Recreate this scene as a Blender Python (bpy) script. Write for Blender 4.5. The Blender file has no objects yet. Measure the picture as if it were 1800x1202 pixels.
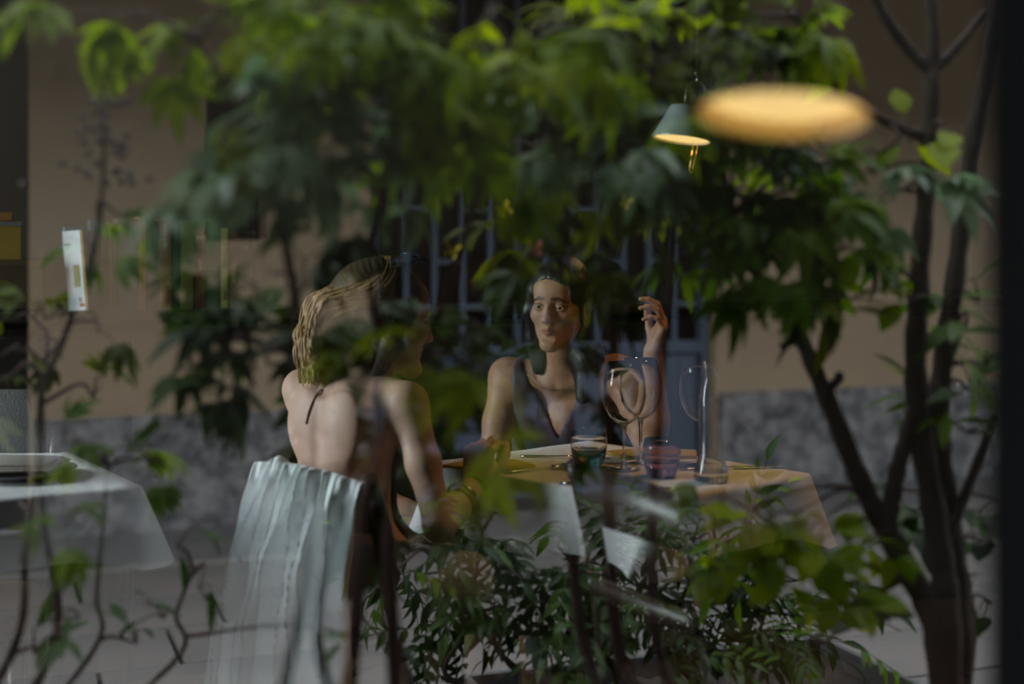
import bpy, bmesh, math, random
import numpy as np
from mathutils import Vector, Matrix

scene = bpy.context.scene
COL = scene.collection
R = math.radians

# ------------------------------------------------------------------ camera, sky, exposure
ZC, DC, YAW, FPX, HOR = 1.24, 0.75, R(20.0), 2500.0, 430.0
SY, CY = math.sin(YAW), math.cos(YAW)
cam = bpy.data.cameras.new('camera')
cam_o = bpy.data.objects.new('camera', cam)
COL.objects.link(cam_o)
cam_o.location = (0, -DC, ZC)
cam_o.rotation_euler = (R(90), 0, -YAW)
cam.sensor_width = 36.0
cam.lens = FPX / 1800 * 36
cam.shift_y = -(601 - HOR) / 1800
cam.clip_start = 0.02
cam.dof.use_dof = True
cam.dof.focus_distance = 3.35
cam.dof.aperture_fstop = 1.45
scene.camera = cam_o

world = bpy.data.worlds.new('overcast_evening_sky')
scene.world = world
world.use_nodes = True
wn = world.node_tree
bg = wn.nodes['Background']
bg.inputs['Color'].default_value = (0.85, 0.92, 1.0, 1)
bg.inputs['Strength'].default_value = 6.8
# evening daylight at the tall window in the left wall of the room
day = bpy.data.lights.new('left_window_daylight', 'AREA'); day.shape = 'RECTANGLE'; day.size = 1.9; day.size_y = 1.1; day.energy = 470; day.color = (.86, .95, 1.0)
day_o = bpy.data.objects.new('left_window_daylight', day); COL.objects.link(day_o); day_o.location = (-2.72, 2.98, 1.75); day_o.rotation_euler = (0, R(-72), 0)

scene.view_settings.view_transform = 'Standard'
scene.view_settings.look = 'None'
scene.view_settings.gamma = 1.0
scene.view_settings.use_curve_mapping = False
scene.view_settings.exposure = 0.0
scene.cycles.max_bounces = 10
scene.cycles.transparent_max_bounces = 24
scene.cycles.sample_clamp_indirect = 4.0
scene.cycles.caustics_reflective = False
scene.cycles.caustics_refractive = False

rng = random.Random(7)
nrg = np.random.default_rng(7)

# ------------------------------------------------------------------ frames
# K frame: u to the right of the lens axis, v along it, z up (metres); the world is aligned with the window pane (y = 0)
def K(px, py, d):
    return np.array([(px - 900) / FPX * d, d, ZC - (py - HOR) / FPX * d])
def W(k):
    return np.array([k[0] * CY + k[1] * SY, -k[0] * SY + k[1] * CY - DC, k[2]])
def S(px, py, d):                       # a spot out in the street that the pane mirrors
    w = W(K(px, py, d)); return Vector((w[0], -w[1], w[2]))
def xat(px, y):
    t = (px - 900) / FPX; d = (y + DC) / (CY - SY * t); return d * (SY + CY * t), d

# ------------------------------------------------------------------ object helpers
def tag(o, label=None, cat=None, group=None, kind=None):
    if label: o['label'] = label
    if cat: o['category'] = cat
    if group: o['group'] = group
    if kind: o['kind'] = kind
    return o
def link(name, data, parent=None):
    o = bpy.data.objects.new(name, data); COL.objects.link(o)
    if parent is not None: o.parent = parent
    return o
def mesh(name, V, F, mat, parent=None, smooth=True):
    me = bpy.data.meshes.new(name)
    me.from_pydata([tuple(map(float, v)) for v in V], [], [tuple(int(i) for i in f) for f in F])
    if mat is not None: me.materials.append(mat)
    if smooth: me.polygons.foreach_set('use_smooth', [True] * len(me.polygons))
    me.update()
    return link(name, me, parent)
def empty(name, loc, rz=0.0):
    o = link(name, None); o.location = tuple(map(float, loc)); o.rotation_euler = (0, 0, rz); o.empty_display_size = 0.1
    return o
def thing(name, label, cat, loc, rz=0.0, group=None):
    return tag(empty(name, loc, rz), label, cat, group)
def join(parts):
    V, F, n = [], [], 0
    for v, f in parts:
        V.extend([tuple(p) for p in v]); F.extend([tuple(i + n for i in q) for q in f]); n += len(v)
    return V, F
def box(c, s, bev=0.0):
    bm = bmesh.new(); bmesh.ops.create_cube(bm, size=1.0)
    for v in bm.verts: v.co = Vector((v.co.x * s[0] + c[0], v.co.y * s[1] + c[1], v.co.z * s[2] + c[2]))
    if bev > 0: bmesh.ops.bevel(bm, geom=bm.edges[:], offset=bev, segments=2, profile=0.5, affect='EDGES')
    bm.verts.index_update()
    V = [tuple(v.co) for v in bm.verts]; F = [tuple(v.index for v in f.verts) for f in bm.faces]; bm.free()
    return V, F
def tube(pts, rad, n=8, cap=True):
    pts = [Vector(p) for p in pts]; m = len(pts)
    if not hasattr(rad, '__len__'): rad = [rad] * m
    V, F = [], []
    prev = None
    for i, p in enumerate(pts):
        t = (pts[min(i + 1, m - 1)] - pts[max(i - 1, 0)]).normalized()
        if prev is None:
            a = Vector((0, 0, 1)) if abs(t.z) < .9 else Vector((1, 0, 0))
            nx = t.cross(a).normalized()
        else:
            nx = (prev - t * prev.dot(t)).normalized()
        prev = nx; ny = t.cross(nx)
        for k in range(n):
            an = 2 * math.pi * k / n
            V.append(tuple(p + (nx * math.cos(an) + ny * math.sin(an)) * rad[i]))
    for i in range(m - 1):
        for k in range(n):
            k2 = (k + 1) % n
            F.append((i * n + k, i * n + k2, (i + 1) * n + k2, (i + 1) * n + k))
    if cap:
        F.append(tuple(range(n - 1, -1, -1))); F.append(tuple((m - 1) * n + k for k in range(n)))
    return V, F
def lathe(prof, n=32, c=(0, 0, 0)):
    V, F = [], []; m = len(prof)
    for r, z in prof:
        for k in range(n):
            a = 2 * math.pi * k / n
            V.append((c[0] + r * math.cos(a), c[1] + r * math.sin(a), c[2] + z))
    for i in range(m - 1):
        for k in range(n):
            k2 = (k + 1) % n
            F.append((i * n + k, i * n + k2, (i + 1) * n + k2, (i + 1) * n + k))
    return V, F
def spline(pts, n=8):
    P = [Vector(p) for p in pts]; P = [P[0] * 2 - P[1]] + P + [P[-1] * 2 - P[-2]]
    out = []
    for i in range(1, len(P) - 2):
        for k in range(n):
            t = k / n; a, b, c, d = P[i - 1:i + 3]
            out.append(.5 * ((2 * b) + (c - a) * t + (2 * a - 5 * b + 4 * c - d) * t * t + (3 * b - a - 3 * c + d) * t ** 3))
    out.append(P[-2]); return out
def lerp(a, b, t): return a + (b - a) * t

# ------------------------------------------------------------------ materials
def nodes(name):
    m = bpy.data.materials.new(name); m.use_nodes = True
    return m, m.node_tree, m.node_tree.nodes['Principled BSDF']
def mat(name, c1, c2=None, scale=8.0, rough=0.6, metal=0.0, spec=0.5, bump=0.0, bscale=None, stretch=None, sheen=0.0, detail=6.0):
    m, nt, b = nodes(name)
    b.inputs['Roughness'].default_value = rough; b.inputs['Metallic'].default_value = metal
    b.inputs['Specular IOR Level'].default_value = spec
    if sheen: b.inputs['Sheen Weight'].default_value = sheen
    c2 = c2 or tuple(x * .8 for x in c1)
    tc = nt.nodes.new('ShaderNodeTexCoord'); mp = nt.nodes.new('ShaderNodeMapping')
    if stretch: mp.inputs['Scale'].default_value = stretch
    nz = nt.nodes.new('ShaderNodeTexNoise'); nz.inputs['Scale'].default_value = scale; nz.inputs['Detail'].default_value = detail
    rp = nt.nodes.new('ShaderNodeValToRGB')
    rp.color_ramp.elements[0].position = .3; rp.color_ramp.elements[1].position = .7
    rp.color_ramp.elements[0].color = (*c1, 1); rp.color_ramp.elements[1].color = (*c2, 1)
    L = nt.links.new
    L(tc.outputs['Object'], mp.inputs['Vector']); L(mp.outputs[0], nz.inputs['Vector']); L(nz.outputs['Fac'], rp.inputs['Fac'])
    L(rp.outputs['Color'], b.inputs['Base Color'])
    if bump:
        n2 = nt.nodes.new('ShaderNodeTexNoise'); n2.inputs['Scale'].default_value = bscale or scale * 4
        L(mp.outputs[0], n2.inputs['Vector'])
        bp = nt.nodes.new('ShaderNodeBump'); bp.inputs['Strength'].default_value = bump; bp.inputs['Distance'].default_value = .01
        L(n2.outputs['Fac'], bp.inputs['Height']); L(bp.outputs['Normal'], b.inputs['Normal'])
    return m
def emit(name, col, strength):
    m, nt, b = nodes(name)
    b.inputs['Base Color'].default_value = (*col, 1); b.inputs['Emission Color'].default_value = (*col, 1); b.inputs['Emission Strength'].default_value = strength
    return m
def thin_glass(name, tint=(1, 1, 1), base=0.04, blend=0.25, rough=0.0, gain=1.0):
    m = bpy.data.materials.new(name); m.use_nodes = True; nt = m.node_tree; nt.nodes.clear()
    o = nt.nodes.new('ShaderNodeOutputMaterial'); mx = nt.nodes.new('ShaderNodeMixShader')
    t = nt.nodes.new('ShaderNodeBsdfTransparent'); t.inputs[0].default_value = (*tint, 1)
    g = nt.nodes.new('ShaderNodeBsdfGlossy'); g.inputs['Roughness'].default_value = rough
    lw = nt.nodes.new('ShaderNodeLayerWeight'); lw.inputs[0].default_value = blend
    ma = nt.nodes.new('ShaderNodeMath'); ma.operation = 'MULTIPLY_ADD'; ma.inputs[1].default_value = gain; ma.inputs[2].default_value = base; ma.use_clamp = True
    L = nt.links.new
    L(lw.outputs['Fresnel'], ma.inputs[0]); L(ma.outputs[0], mx.inputs[0]); L(t.outputs[0], mx.inputs[1]); L(g.outputs[0], mx.inputs[2]); L(mx.outputs[0], o.inputs[0])
    return m
def real_glass(name, tint):
    m, nt, b = nodes(name)
    b.inputs['Base Color'].default_value = (*tint, 1); b.inputs['Roughness'].default_value = .0; b.inputs['IOR'].default_value = 1.46; b.inputs['Transmission Weight'].default_value = 1.0
    return m
def pane_material():
    m = bpy.data.materials.new('reflective_window_glass'); m.use_nodes = True; nt = m.node_tree; nt.nodes.clear()
    o = nt.nodes.new('ShaderNodeOutputMaterial'); mx = nt.nodes.new('ShaderNodeMixShader'); mx.inputs[0].default_value = .42
    t = nt.nodes.new('ShaderNodeBsdfTransparent'); t.inputs[0].default_value = (.50, .515, .505, 1)
    g = nt.nodes.new('ShaderNodeBsdfGlossy'); g.inputs['Roughness'].default_value = 0
    L = nt.links.new
    L(t.outputs[0], mx.inputs[1]); L(g.outputs[0], mx.inputs[2]); L(mx.outputs[0], o.inputs[0])
    return m
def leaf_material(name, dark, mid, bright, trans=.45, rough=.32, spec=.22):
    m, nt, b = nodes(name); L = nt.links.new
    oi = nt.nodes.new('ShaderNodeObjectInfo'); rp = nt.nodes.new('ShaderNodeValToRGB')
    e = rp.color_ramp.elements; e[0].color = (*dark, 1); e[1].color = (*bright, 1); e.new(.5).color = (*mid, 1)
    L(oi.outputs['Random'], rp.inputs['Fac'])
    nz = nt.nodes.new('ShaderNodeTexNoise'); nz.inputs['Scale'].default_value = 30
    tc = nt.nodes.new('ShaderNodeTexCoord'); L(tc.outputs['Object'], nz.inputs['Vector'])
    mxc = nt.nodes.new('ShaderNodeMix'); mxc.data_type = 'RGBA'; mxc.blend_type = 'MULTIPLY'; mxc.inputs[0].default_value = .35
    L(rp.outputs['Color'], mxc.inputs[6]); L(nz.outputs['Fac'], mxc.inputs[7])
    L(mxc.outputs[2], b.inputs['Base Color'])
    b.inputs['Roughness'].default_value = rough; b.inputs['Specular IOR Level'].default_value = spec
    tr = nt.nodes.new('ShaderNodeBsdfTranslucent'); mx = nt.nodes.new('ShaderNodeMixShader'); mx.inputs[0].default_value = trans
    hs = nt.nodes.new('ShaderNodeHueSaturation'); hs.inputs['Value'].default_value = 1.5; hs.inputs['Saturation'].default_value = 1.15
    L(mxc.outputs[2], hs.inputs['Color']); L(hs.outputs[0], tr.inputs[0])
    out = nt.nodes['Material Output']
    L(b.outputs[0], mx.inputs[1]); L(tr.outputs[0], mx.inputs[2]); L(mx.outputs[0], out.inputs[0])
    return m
def skin_material(name):
    m, nt, b = nodes(name); L = nt.links.new
    a = nt.nodes.new('ShaderNodeVertexColor'); a.layer_name = 'tint'
    nz = nt.nodes.new('ShaderNodeTexNoise'); nz.inputs['Scale'].default_value = 60
    tc = nt.nodes.new('ShaderNodeTexCoord'); L(tc.outputs['Object'], nz.inputs['Vector'])
    mr = nt.nodes.new('ShaderNodeMapRange'); mr.inputs[3].default_value = .93; mr.inputs[4].default_value = 1.05; L(nz.outputs['Fac'], mr.inputs[0])
    mxc = nt.nodes.new('ShaderNodeMix'); mxc.data_type = 'RGBA'; mxc.blend_type = 'MULTIPLY'; mxc.inputs[0].default_value = 1
    L(a.outputs['Color'], mxc.inputs[6]); L(mr.outputs[0], mxc.inputs[7]); L(mxc.outputs[2], b.inputs['Base Color'])
    b.inputs['Roughness'].default_value = .52; b.inputs['Specular IOR Level'].default_value = .35
    return m

M = dict(
    stucco=mat('beige_stucco', (.62, .465, .305), (.55, .41, .27), 2.2, .95, bump=.25, bscale=120),
    shadeslab=mat('grey_render', (.10, .095, .09), None, 3, .9),
    stone=None,
    slab=mat('grey_paving_stone', (.235, .21, .19), (.16, .148, .137), 1.6, .85, bump=.3, bscale=60),
    joint=mat('dark_joint_sand', (.045, .043, .04), None, 20, .95),
    asphalt=mat('grey_asphalt', (.20, .19, .185), (.14, .135, .13), 5, .9, bump=.4, bscale=200),
    kerb=mat('pale_granite', (.30, .28, .25), (.22, .21, .19), 30, .8),
    bluemetal=mat('blue_grey_painted_steel', (.17, .215, .29), (.14, .185, .25), 3, .45),
    void=mat('dark_brown_interior', (.012, .010, .008), None, 3, .9, spec=.1),
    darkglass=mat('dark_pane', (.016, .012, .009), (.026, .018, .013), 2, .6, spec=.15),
    facade=mat('dark_plaster', (.05, .048, .045), None, 4, .9),
    frame=mat('black_window_paint', (.006, .006, .007), None, 10, .85, spec=.1),
    rwall=mat('umber_plaster', (.055, .040, .026), (.042, .031, .020), 2, .9),
    ceil=mat('ceiling_paint', (.12, .11, .10), None, 2, .9),
    floorw=mat('dark_oak', (.06, .038, .022), (.04, .025, .014), 5, .5, stretch=(1, 8, 1)),
    console=mat('black_brown_wood', (.016, .012, .009), (.010, .008, .006), 6, .5, stretch=(1, 1, 6)),
    wood=mat('dark_walnut', (.040, .022, .014), (.022, .012, .008), 8, .38, stretch=(6, 6, 1)),
    linen=mat('white_linen', (.78, .78, .80), (.72, .72, .74), 14, .85, bump=.15, bscale=260, sheen=.2),
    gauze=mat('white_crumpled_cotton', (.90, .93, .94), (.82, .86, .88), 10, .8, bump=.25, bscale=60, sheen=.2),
    grey=mat('grey_felt', (.20, .20, .195), (.16, .16, .155), 25, .95, bump=.2, bscale=200),
    oakpale=mat('honey_wood', (.30, .15, .06), (.22, .11, .045), 6, .5, stretch=(1, 6, 6)),
    menu=mat('mustard_card', (.55, .38, .10), (.48, .32, .08), 6, .7),
    steel=mat('polished_steel', (.62, .60, .56), None, 4, .18, metal=1.0),
    gold=mat('gold_metal', (.80, .55, .22), None, 4, .22, metal=1.0),
    plate=mat('grey_stoneware', (.16, .155, .15), (.12, .118, .115), 12, .4),
    napkin=mat('beige_napkin', (.48, .43, .38), (.42, .37, .32), 20, .9, bump=.2, bscale=150),
    shade=mat('pale_grey_lacquer', (.42, .50, .52), None, 4, .32, metal=.35),
    reflector=mat('warm_reflector', (.92, .74, .42), (.90, .72, .40), 4, .5),
    unlitshade=mat('unlit_shade_lacquer', (.012, .013, .013), None, 4, .5),  # near-black copy of the lamp lacquer, its unlit look put into the colour
    cable=mat('grey_cable', (.55, .55, .5), None, 4, .3, metal=.8),
    blackcloth=mat('plum_satin', (.060, .028, .050), (.042, .019, .035), 12, .6, sheen=.25),
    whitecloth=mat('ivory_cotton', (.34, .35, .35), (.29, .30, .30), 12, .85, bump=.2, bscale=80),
    darktop=mat('black_jersey', (.02, .02, .022), None, 12, .8),
    skin=skin_material('skin'),
    hairblack=mat('black_hair', (.006, .005, .005), (.010, .007, .006), 9, .42, stretch=(25, 25, 2), bump=.2, bscale=10),
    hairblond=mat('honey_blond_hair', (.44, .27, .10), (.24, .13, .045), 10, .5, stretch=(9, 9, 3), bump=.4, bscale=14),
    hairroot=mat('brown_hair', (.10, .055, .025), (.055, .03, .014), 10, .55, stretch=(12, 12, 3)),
    bark=mat('grey_brown_bark', (.085, .062, .050), (.05, .037, .030), 14, .9, bump=.6, bscale=60, stretch=(3, 3, 1)),
    twig=mat('red_brown_twig', (.10, .055, .045), (.06, .034, .030), 14, .8),
    soil=mat('dark_soil', (.03, .022, .016), (.015, .011, .008), 30, 1, bump=1, bscale=60),
    trough=mat('weathered_zinc', (.12, .12, .12), (.08, .08, .082), 6, .6, metal=.4),
    terracotta=mat('terracotta', (.30, .13, .07), (.24, .10, .055), 8, .85),
    berry=mat('dark_plum_berry', (.05, .024, .028), None, 8, .5),
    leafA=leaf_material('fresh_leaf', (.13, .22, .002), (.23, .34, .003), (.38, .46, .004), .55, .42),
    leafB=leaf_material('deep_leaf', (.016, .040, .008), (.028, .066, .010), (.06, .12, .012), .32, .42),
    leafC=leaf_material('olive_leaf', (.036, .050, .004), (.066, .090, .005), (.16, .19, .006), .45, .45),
    leafS=leaf_material('sky_sheen_leaf', (.14, .23, .12), (.20, .31, .17), (.28, .38, .22), .4, .30, .5),  # base colour paled to stand in for sky sheen on the leaves
    leafD=leaf_material('mid_green_leaf', (.055, .12, .005), (.10, .20, .007), (.20, .31, .009), .45, .42),
    dryleaf=mat('yellow_fallen_leaf', (.60, .42, .03), None, 10, .6),
    yellow=mat('yellow_paper', (.80, .55, .04), None, 6, .7),
    magenta=mat('magenta_paper', (.62, .035, .20), None, 6, .7),
    paper=mat('cream_pages', (.62, .57, .46), (.52, .47, .37), 60, .9, stretch=(1, 1, 20)),
    ink=mat('black_ink', (.02, .02, .02), None, 6, .8),
    lampglow=emit('warm_lamp_diffuser', (1.0, .67, .26), 3.0),
    clear=thin_glass('clear_glass', (.97, .985, .98), .012, .22),
    crystal=real_glass('crystal_glass', (1, 1, 1)),
    lilac=real_glass('lilac_crystal', (.80, .62, .88)),
    water=thin_glass('still_water', (.86, .90, .88), .03, .3),
    bluegl=real_glass('turquoise_glass', (.08, .52, .72)),
    purplegl=real_glass('violet_glass', (.55, .28, .68)),
    pane=pane_material(),
)
def stone_mat():
    m, nt, b = nodes('conglomerate_stone'); L = nt.links.new
    tc = nt.nodes.new('ShaderNodeTexCoord')
    n1 = nt.nodes.new('ShaderNodeTexNoise'); n1.inputs['Scale'].default_value = 13; n1.inputs['Detail'].default_value = 10
    r1 = nt.nodes.new('ShaderNodeValToRGB'); r1.color_ramp.elements[0].position = .32; r1.color_ramp.elements[1].position = .68
    r1.color_ramp.elements[0].color = (.10, .098, .108, 1); r1.color_ramp.elements[1].color = (.47, .45, .44, 1)
    v = nt.nodes.new('ShaderNodeTexVoronoi'); v.inputs['Scale'].default_value = 17
    r2 = nt.nodes.new('ShaderNodeValToRGB'); r2.color_ramp.elements[0].position = .10; r2.color_ramp.elements[1].position = .24
    r2.color_ramp.elements[0].color = (.22, .21, .21, 1); r2.color_ramp.elements[1].color = (1, 1, 1, 1)
    n3 = nt.nodes.new('ShaderNodeTexNoise'); n3.inputs['Scale'].default_value = 9
    gt = nt.nodes.new('ShaderNodeMath'); gt.operation = 'GREATER_THAN'; gt.inputs[1].default_value = .52
    mx = nt.nodes.new('ShaderNodeMix'); mx.data_type = 'RGBA'; mx.blend_type = 'MULTIPLY'
    for q in (n1, v, n3): L(tc.outputs['Object'], q.inputs['Vector'])
    L(n1.outputs['Fac'], r1.inputs['Fac']); L(v.outputs['Distance'], r2.inputs['Fac']); L(n3.outputs['Fac'], gt.inputs[0])
    L(gt.outputs[0], mx.inputs[0]); L(r1.outputs['Color'], mx.inputs[6]); L(r2.outputs['Color'], mx.inputs[7]); L(mx.outputs[2], b.inputs['Base Color'])
    b.inputs['Roughness'].default_value = .9
    return m
M['stone'] = stone_mat()

# ------------------------------------------------------------------ the restaurant shell
def structure(name, V, F, m, smooth=False):
    return tag(mesh(name, V, F, m, None, smooth), kind='structure')
X0, X1, YB, ZT = -2.4, 4.2, 3.72, 2.9
PX0, PX1, PZ0, PZ1 = -1.7, .632, .32, 2.25
fl = structure('floor', *box(((X0 + X1) / 2, YB / 2, -.06), (X1 - X0, YB, .10)), M['joint'])
plank = None
for i in range(21):
    w = (X1 - X0 - .004) / 21
    if plank is None:
        plank = mesh('plank', *box((0, 0, 0), (w - .004, YB - .004, .010), .001), M['floorw'], fl, False); o = plank
    else:
        o = link('plank', plank.data, fl)
    o.location = (X0 + w * (i + .5), YB / 2, -.005)
structure('ceiling', *box(((X0 + X1) / 2, YB / 2, ZT + .06), (X1 - X0, YB, .12)), M['ceil'])
structure('wall_back', *box(((X0 + X1) / 2, YB + .08, ZT / 2), (X1 - X0 + .3, .16, ZT)), M['rwall'])
structure('wall_right', *box((X1 + .08, YB / 2, ZT / 2), (.16, YB, ZT)), M['rwall'])
# left wall with a tall street window that lets the evening daylight fall across the tables
WY0, WY1 = 2.40, 3.55
WYC, WYL = (WY0 + WY1) / 2, WY1 - WY0
LW = [((X0 - .08, WY0 / 2, ZT / 2), (.16, WY0, ZT)), ((X0 - .08, (WY1 + YB) / 2, ZT / 2), (.16, YB - WY1, ZT)), ((X0 - .08, WYC, .25), (.16, WYL, .5)), ((X0 - .08, WYC, 2.7), (.16, WYL, .4))]
structure('wall_left', *join([box(c, s) for c, s in LW]), M['rwall'])
w2 = structure('window_2', *join([box((X0 - .08, WY0 + .03, 1.5), (.07, .06, 2.0)), box((X0 - .08, WY1 - .03, 1.5), (.07, .06, 2.0)), box((X0 - .08, WYC, .53), (.07, WYL - .12, .06)), box((X0 - .08, WYC, 2.47), (.07, WYL - .12, .06)), box((X0 - .08, WYC, 1.5), (.06, .04, 1.88))]), M['frame'])
for yy in (WYC - .28, WYC + .28):
    mesh('pane', *box((X0 - .08, yy, 1.5), (.006, .50, 1.86)), M['clear'], w2, False)
# street front: wall above, below and beside the big window, its dark frame and the pane
FZ = 4.6
FR = [((-13.85, .06, FZ / 2), (24.1, .16, FZ)), ((14.4, .06, FZ / 2), (27.3, .16, FZ)), (((PX0 + PX1) / 2, .06, PZ0 / 2 - .03), (PX1 - PX0 + .2, .16, PZ0 - .06)), (((PX0 + PX1) / 2, .06, (PZ1 + .06 + FZ) / 2), (PX1 - PX0 + .2, .16, FZ - PZ1 - .06))]
structure('wall_front', *join([box(c, s) for c, s in FR]), M['facade'])
w1 = structure('window_1', *join([box((PX1 + .05, .0, 1.38), (.10, .10, PZ1 - PZ0 + .16), .006), box((PX0 - .05, .0, 1.38), (.10, .10, PZ1 - PZ0 + .16), .006),
                                  box(((PX0 + PX1) / 2, 0, PZ0 - .04), (PX1 - PX0, .10, .08), .006), box(((PX0 + PX1) / 2, 0, PZ1 + .04), (PX1 - PX0, .10, .08), .006)]), M['frame'])
pn = mesh('pane', [(PX0, 0, PZ0), (PX1, 0, PZ0), (PX1, 0, PZ1), (PX0, 0, PZ1)], [(0, 1, 2, 3)], M['pane'], w1, False)

# ------------------------------------------------------------------ the street that the pane mirrors
YW = 5.55
def sx(px): return xat(px, YW)[0]
GX0, GX1 = sx(655), sx(1258)
DX1 = sx(52)
NX0, NX1 = sx(362), sx(472)
NZ0, NZ1 = 1.26, 2.03
WH = 6.5
yb = -(YW + .15)
def wallbox(x0, x1, z0, z1): return box(((x0 + x1) / 2, yb, (z0 + z1) / 2), (x1 - x0, .30, z1 - z0))
structure('wall_street', *join([wallbox(-26, DX1 - 1.1, 0, WH), wallbox(DX1 - 1.1, DX1, 2.6, WH), wallbox(DX1, NX0, 0, WH), wallbox(NX0, NX1, 0, NZ0), wallbox(NX0, NX1, NZ1, WH),
                                wallbox(NX1, GX0, 0, WH), wallbox(GX0, GX1, 2.95, WH), wallbox(GX1, 28, 0, WH)]), M['stucco'])
structure('shade_slab', *box(((GX0 + GX1) / 2 + .6, -(YW - 1.1), 3.07), (30, 2.2, .16), .01), M['shadeslab'])   # unseen slab added over the gate to shade the top of the wall
aw = thing('sky_blocker', 'unseen dark canvas slope added over the restaurant window to block sky light', 'sky_blocker', (-.4, -.02, 2.62))  # out of view, added to keep sky light off the room
def aw_y(t): return -.05 - .70 * t, -.60 * t
V, F = [], []
for t_ in np.linspace(0, 1, 7):
    y_, z_ = aw_y(t_)
    for x_ in (-2.6, 2.6):
        V += [(x_, y_, z_ - .02 * math.sin(math.pi * t_)), (x_, y_, z_ + .006 - .02 * math.sin(math.pi * t_))]
for k_ in range(6):
    a_ = k_ * 4; F += [(a_, a_ + 2, a_ + 6, a_ + 4), (a_ + 1, a_ + 5, a_ + 7, a_ + 3), (a_, a_ + 4, a_ + 5, a_ + 1), (a_ + 2, a_ + 3, a_ + 7, a_ + 6)]
F += [(0, 1, 3, 2), (24, 26, 27, 25)]
mesh('canvas', V, F, M['facade'], aw)
mesh('front_bar', *tube([(-2.6, -.755, -.60), (2.6, -.755, -.60)], .016, 10), M['frame'], aw)
mesh('valance', *box((0, -.76, -.635), (5.2, .006, .07)), M['facade'], aw, False)
for x_ in (-2.5, 2.5): mesh('arm', *tube([(x_, -.04, -.30), (x_, -.42, -.40), (x_, -.745, -.59)], .012, 8), M['frame'], aw)
d2 = structure('door_2', *box((DX1 - .55, -(YW + .28), 1.3), (1.1, .05, 2.6)), M['void'])
for zz in (.55, 1.3, 2.05):
    mesh('panel', *box((DX1 - .55, -(YW + .245), zz), (.84, .02, .58), .006), M['void'], d2, False)
w3 = structure('window_3', *box(((NX0 + NX1) / 2, -(YW + .25), (NZ0 + NZ1) / 2), (NX1 - NX0, .04, NZ1 - NZ0)), M['darkglass'])
mesh('glazing_bar', *box(((NX0 + NX1) / 2, -(YW + .22), (NZ0 + NZ1) / 2), (NX1 - NX0, .02, .02)), M['void'], w3, False)
# rough stone skirting, slab by slab
sk = tag(empty('baseboard_street', (0, 0, 0)), kind='structure')
def stone_run(x0, x1):
    n = max(1, round((x1 - x0) / 1.15)); w = (x1 - x0) / n
    for i in range(n):
        V, F = box((0, 0, 0), (w - .004, .05, .50), .006)
        o = mesh('stone_slab', V, F, M['stone'], sk, False); o.location = (x0 + w * (i + .5), -(YW - .022), .255)
stone_run(DX1 + .02, GX0 - .01); stone_run(GX1 + .012, 8.0); stone_run(-5.5, DX1 - 1.12)
# ground: asphalt strip along the wall, granite kerb, paving slabs up to the restaurant
pv = structure('street_ground', *box((1.5, -2.95, -.07), (56, 6.2, .10)), M['joint'])
mesh('asphalt_strip', *box((1.5, -(YW - .32), -.004), (54, .66, .03)), M['asphalt'], pv, False)
for i in range(12):
    V, F = box((0, 0, 0), (1.19, .10, .03), .004)
    o = mesh('kerb_stone', V, F, M['kerb'], pv, False); o.location = (-4.5 + 1.2 * i, -(YW - .71), -.003)
mesh('paving_far', *join([box((-15.3, -2.4, -.012), (21.2, 4.7, .03)), box((17.9, -2.4, -.012), (19.0, 4.7, .03))]), M['slab'], pv, False)
rows = 0
y = YW - .78; slabmesh = {}
while y > .1:
    dpt = .42
    x = -4.6 + .43 * (rows % 3)
    k = 0
    while x < 8.2:
        L_ = (.84, .62, .98)[(k + rows) % 3]
        if L_ not in slabmesh:
            o = mesh('paving_slab', *box((0, 0, 0), (L_ - .012, dpt - .012, .04), .006), M['slab'], pv, False); slabmesh[L_] = o.data
        else:
            o = link('paving_slab', slabmesh[L_], pv)
        o.location = (x + L_ / 2, -(y - dpt / 2), -.012 + .003 * rng.random()); o.rotation_euler = (R(rng.uniform(-.3, .3)), R(rng.uniform(-.2, .2)), 0)
        x += L_; k += 1
    y -= dpt; rows += 1

# metal gate of upright bars
gate = thing('metal_gate', 'blue-grey steel double gate with an upright staggered grille in the beige wall', 'gate', ((GX0 + GX1) / 2, -(YW + .10), 0))
GW = GX1 - GX0
def gbox(name, x0, x1, z0, z1, dep=.04, y0=0.0, m='bluemetal', bev=.004):
    return mesh(name, *box(((x0 + x1) / 2 - GW / 2, y0, (z0 + z1) / 2), (x1 - x0, dep, z1 - z0), bev), M[m], gate, False)
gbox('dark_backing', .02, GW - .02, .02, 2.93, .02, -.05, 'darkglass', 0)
gbox('frame_post', 0, .045, .02, 2.95, .07); gbox('frame_post', GW - .045, GW, .02, 2.95, .07)
gbox('frame_rail', .045, GW - .045, 2.87, 2.95, .07); gbox('frame_rail', .045, GW - .045, .02, .07, .07)
zmid = ZC - (620 - HOR) / FPX * 6.7
ztr = ZC + (HOR - 172) / FPX * 6.6
gbox('middle_rail', .045, GW - .045, zmid - .03, zmid + .03, .06)
gbox('transom_rail', .045, GW - .045, ztr - .02, ztr + .01, .06); gbox('transom_rail', .045, GW - .045, ztr + .035, ztr + .06, .06)
for (a, b_) in ((.06, GW / 2 - .03), (GW / 2 + .03, GW - .06)):
    gbox('lower_panel', a, b_, .08, zmid - .04, .03, .0, 'bluemetal', .008)
gbox('meeting_stile', GW / 2 - .028, GW / 2 + .028, .07, 2.87, .07)
nb = 12; st = (GW - .09) / nb
for i in range(1, nb):
    if i == nb // 2: continue
    xx = .045 + st * i
    gbox('upright_bar', xx - .012, xx + .012, zmid + .03, ztr - .02, .03, 0, 'bluemetal', 0)
    gbox('upright_bar', xx - .012, xx + .012, ztr + .06, 2.87, .03, 0, 'bluemetal', 0)
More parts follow.
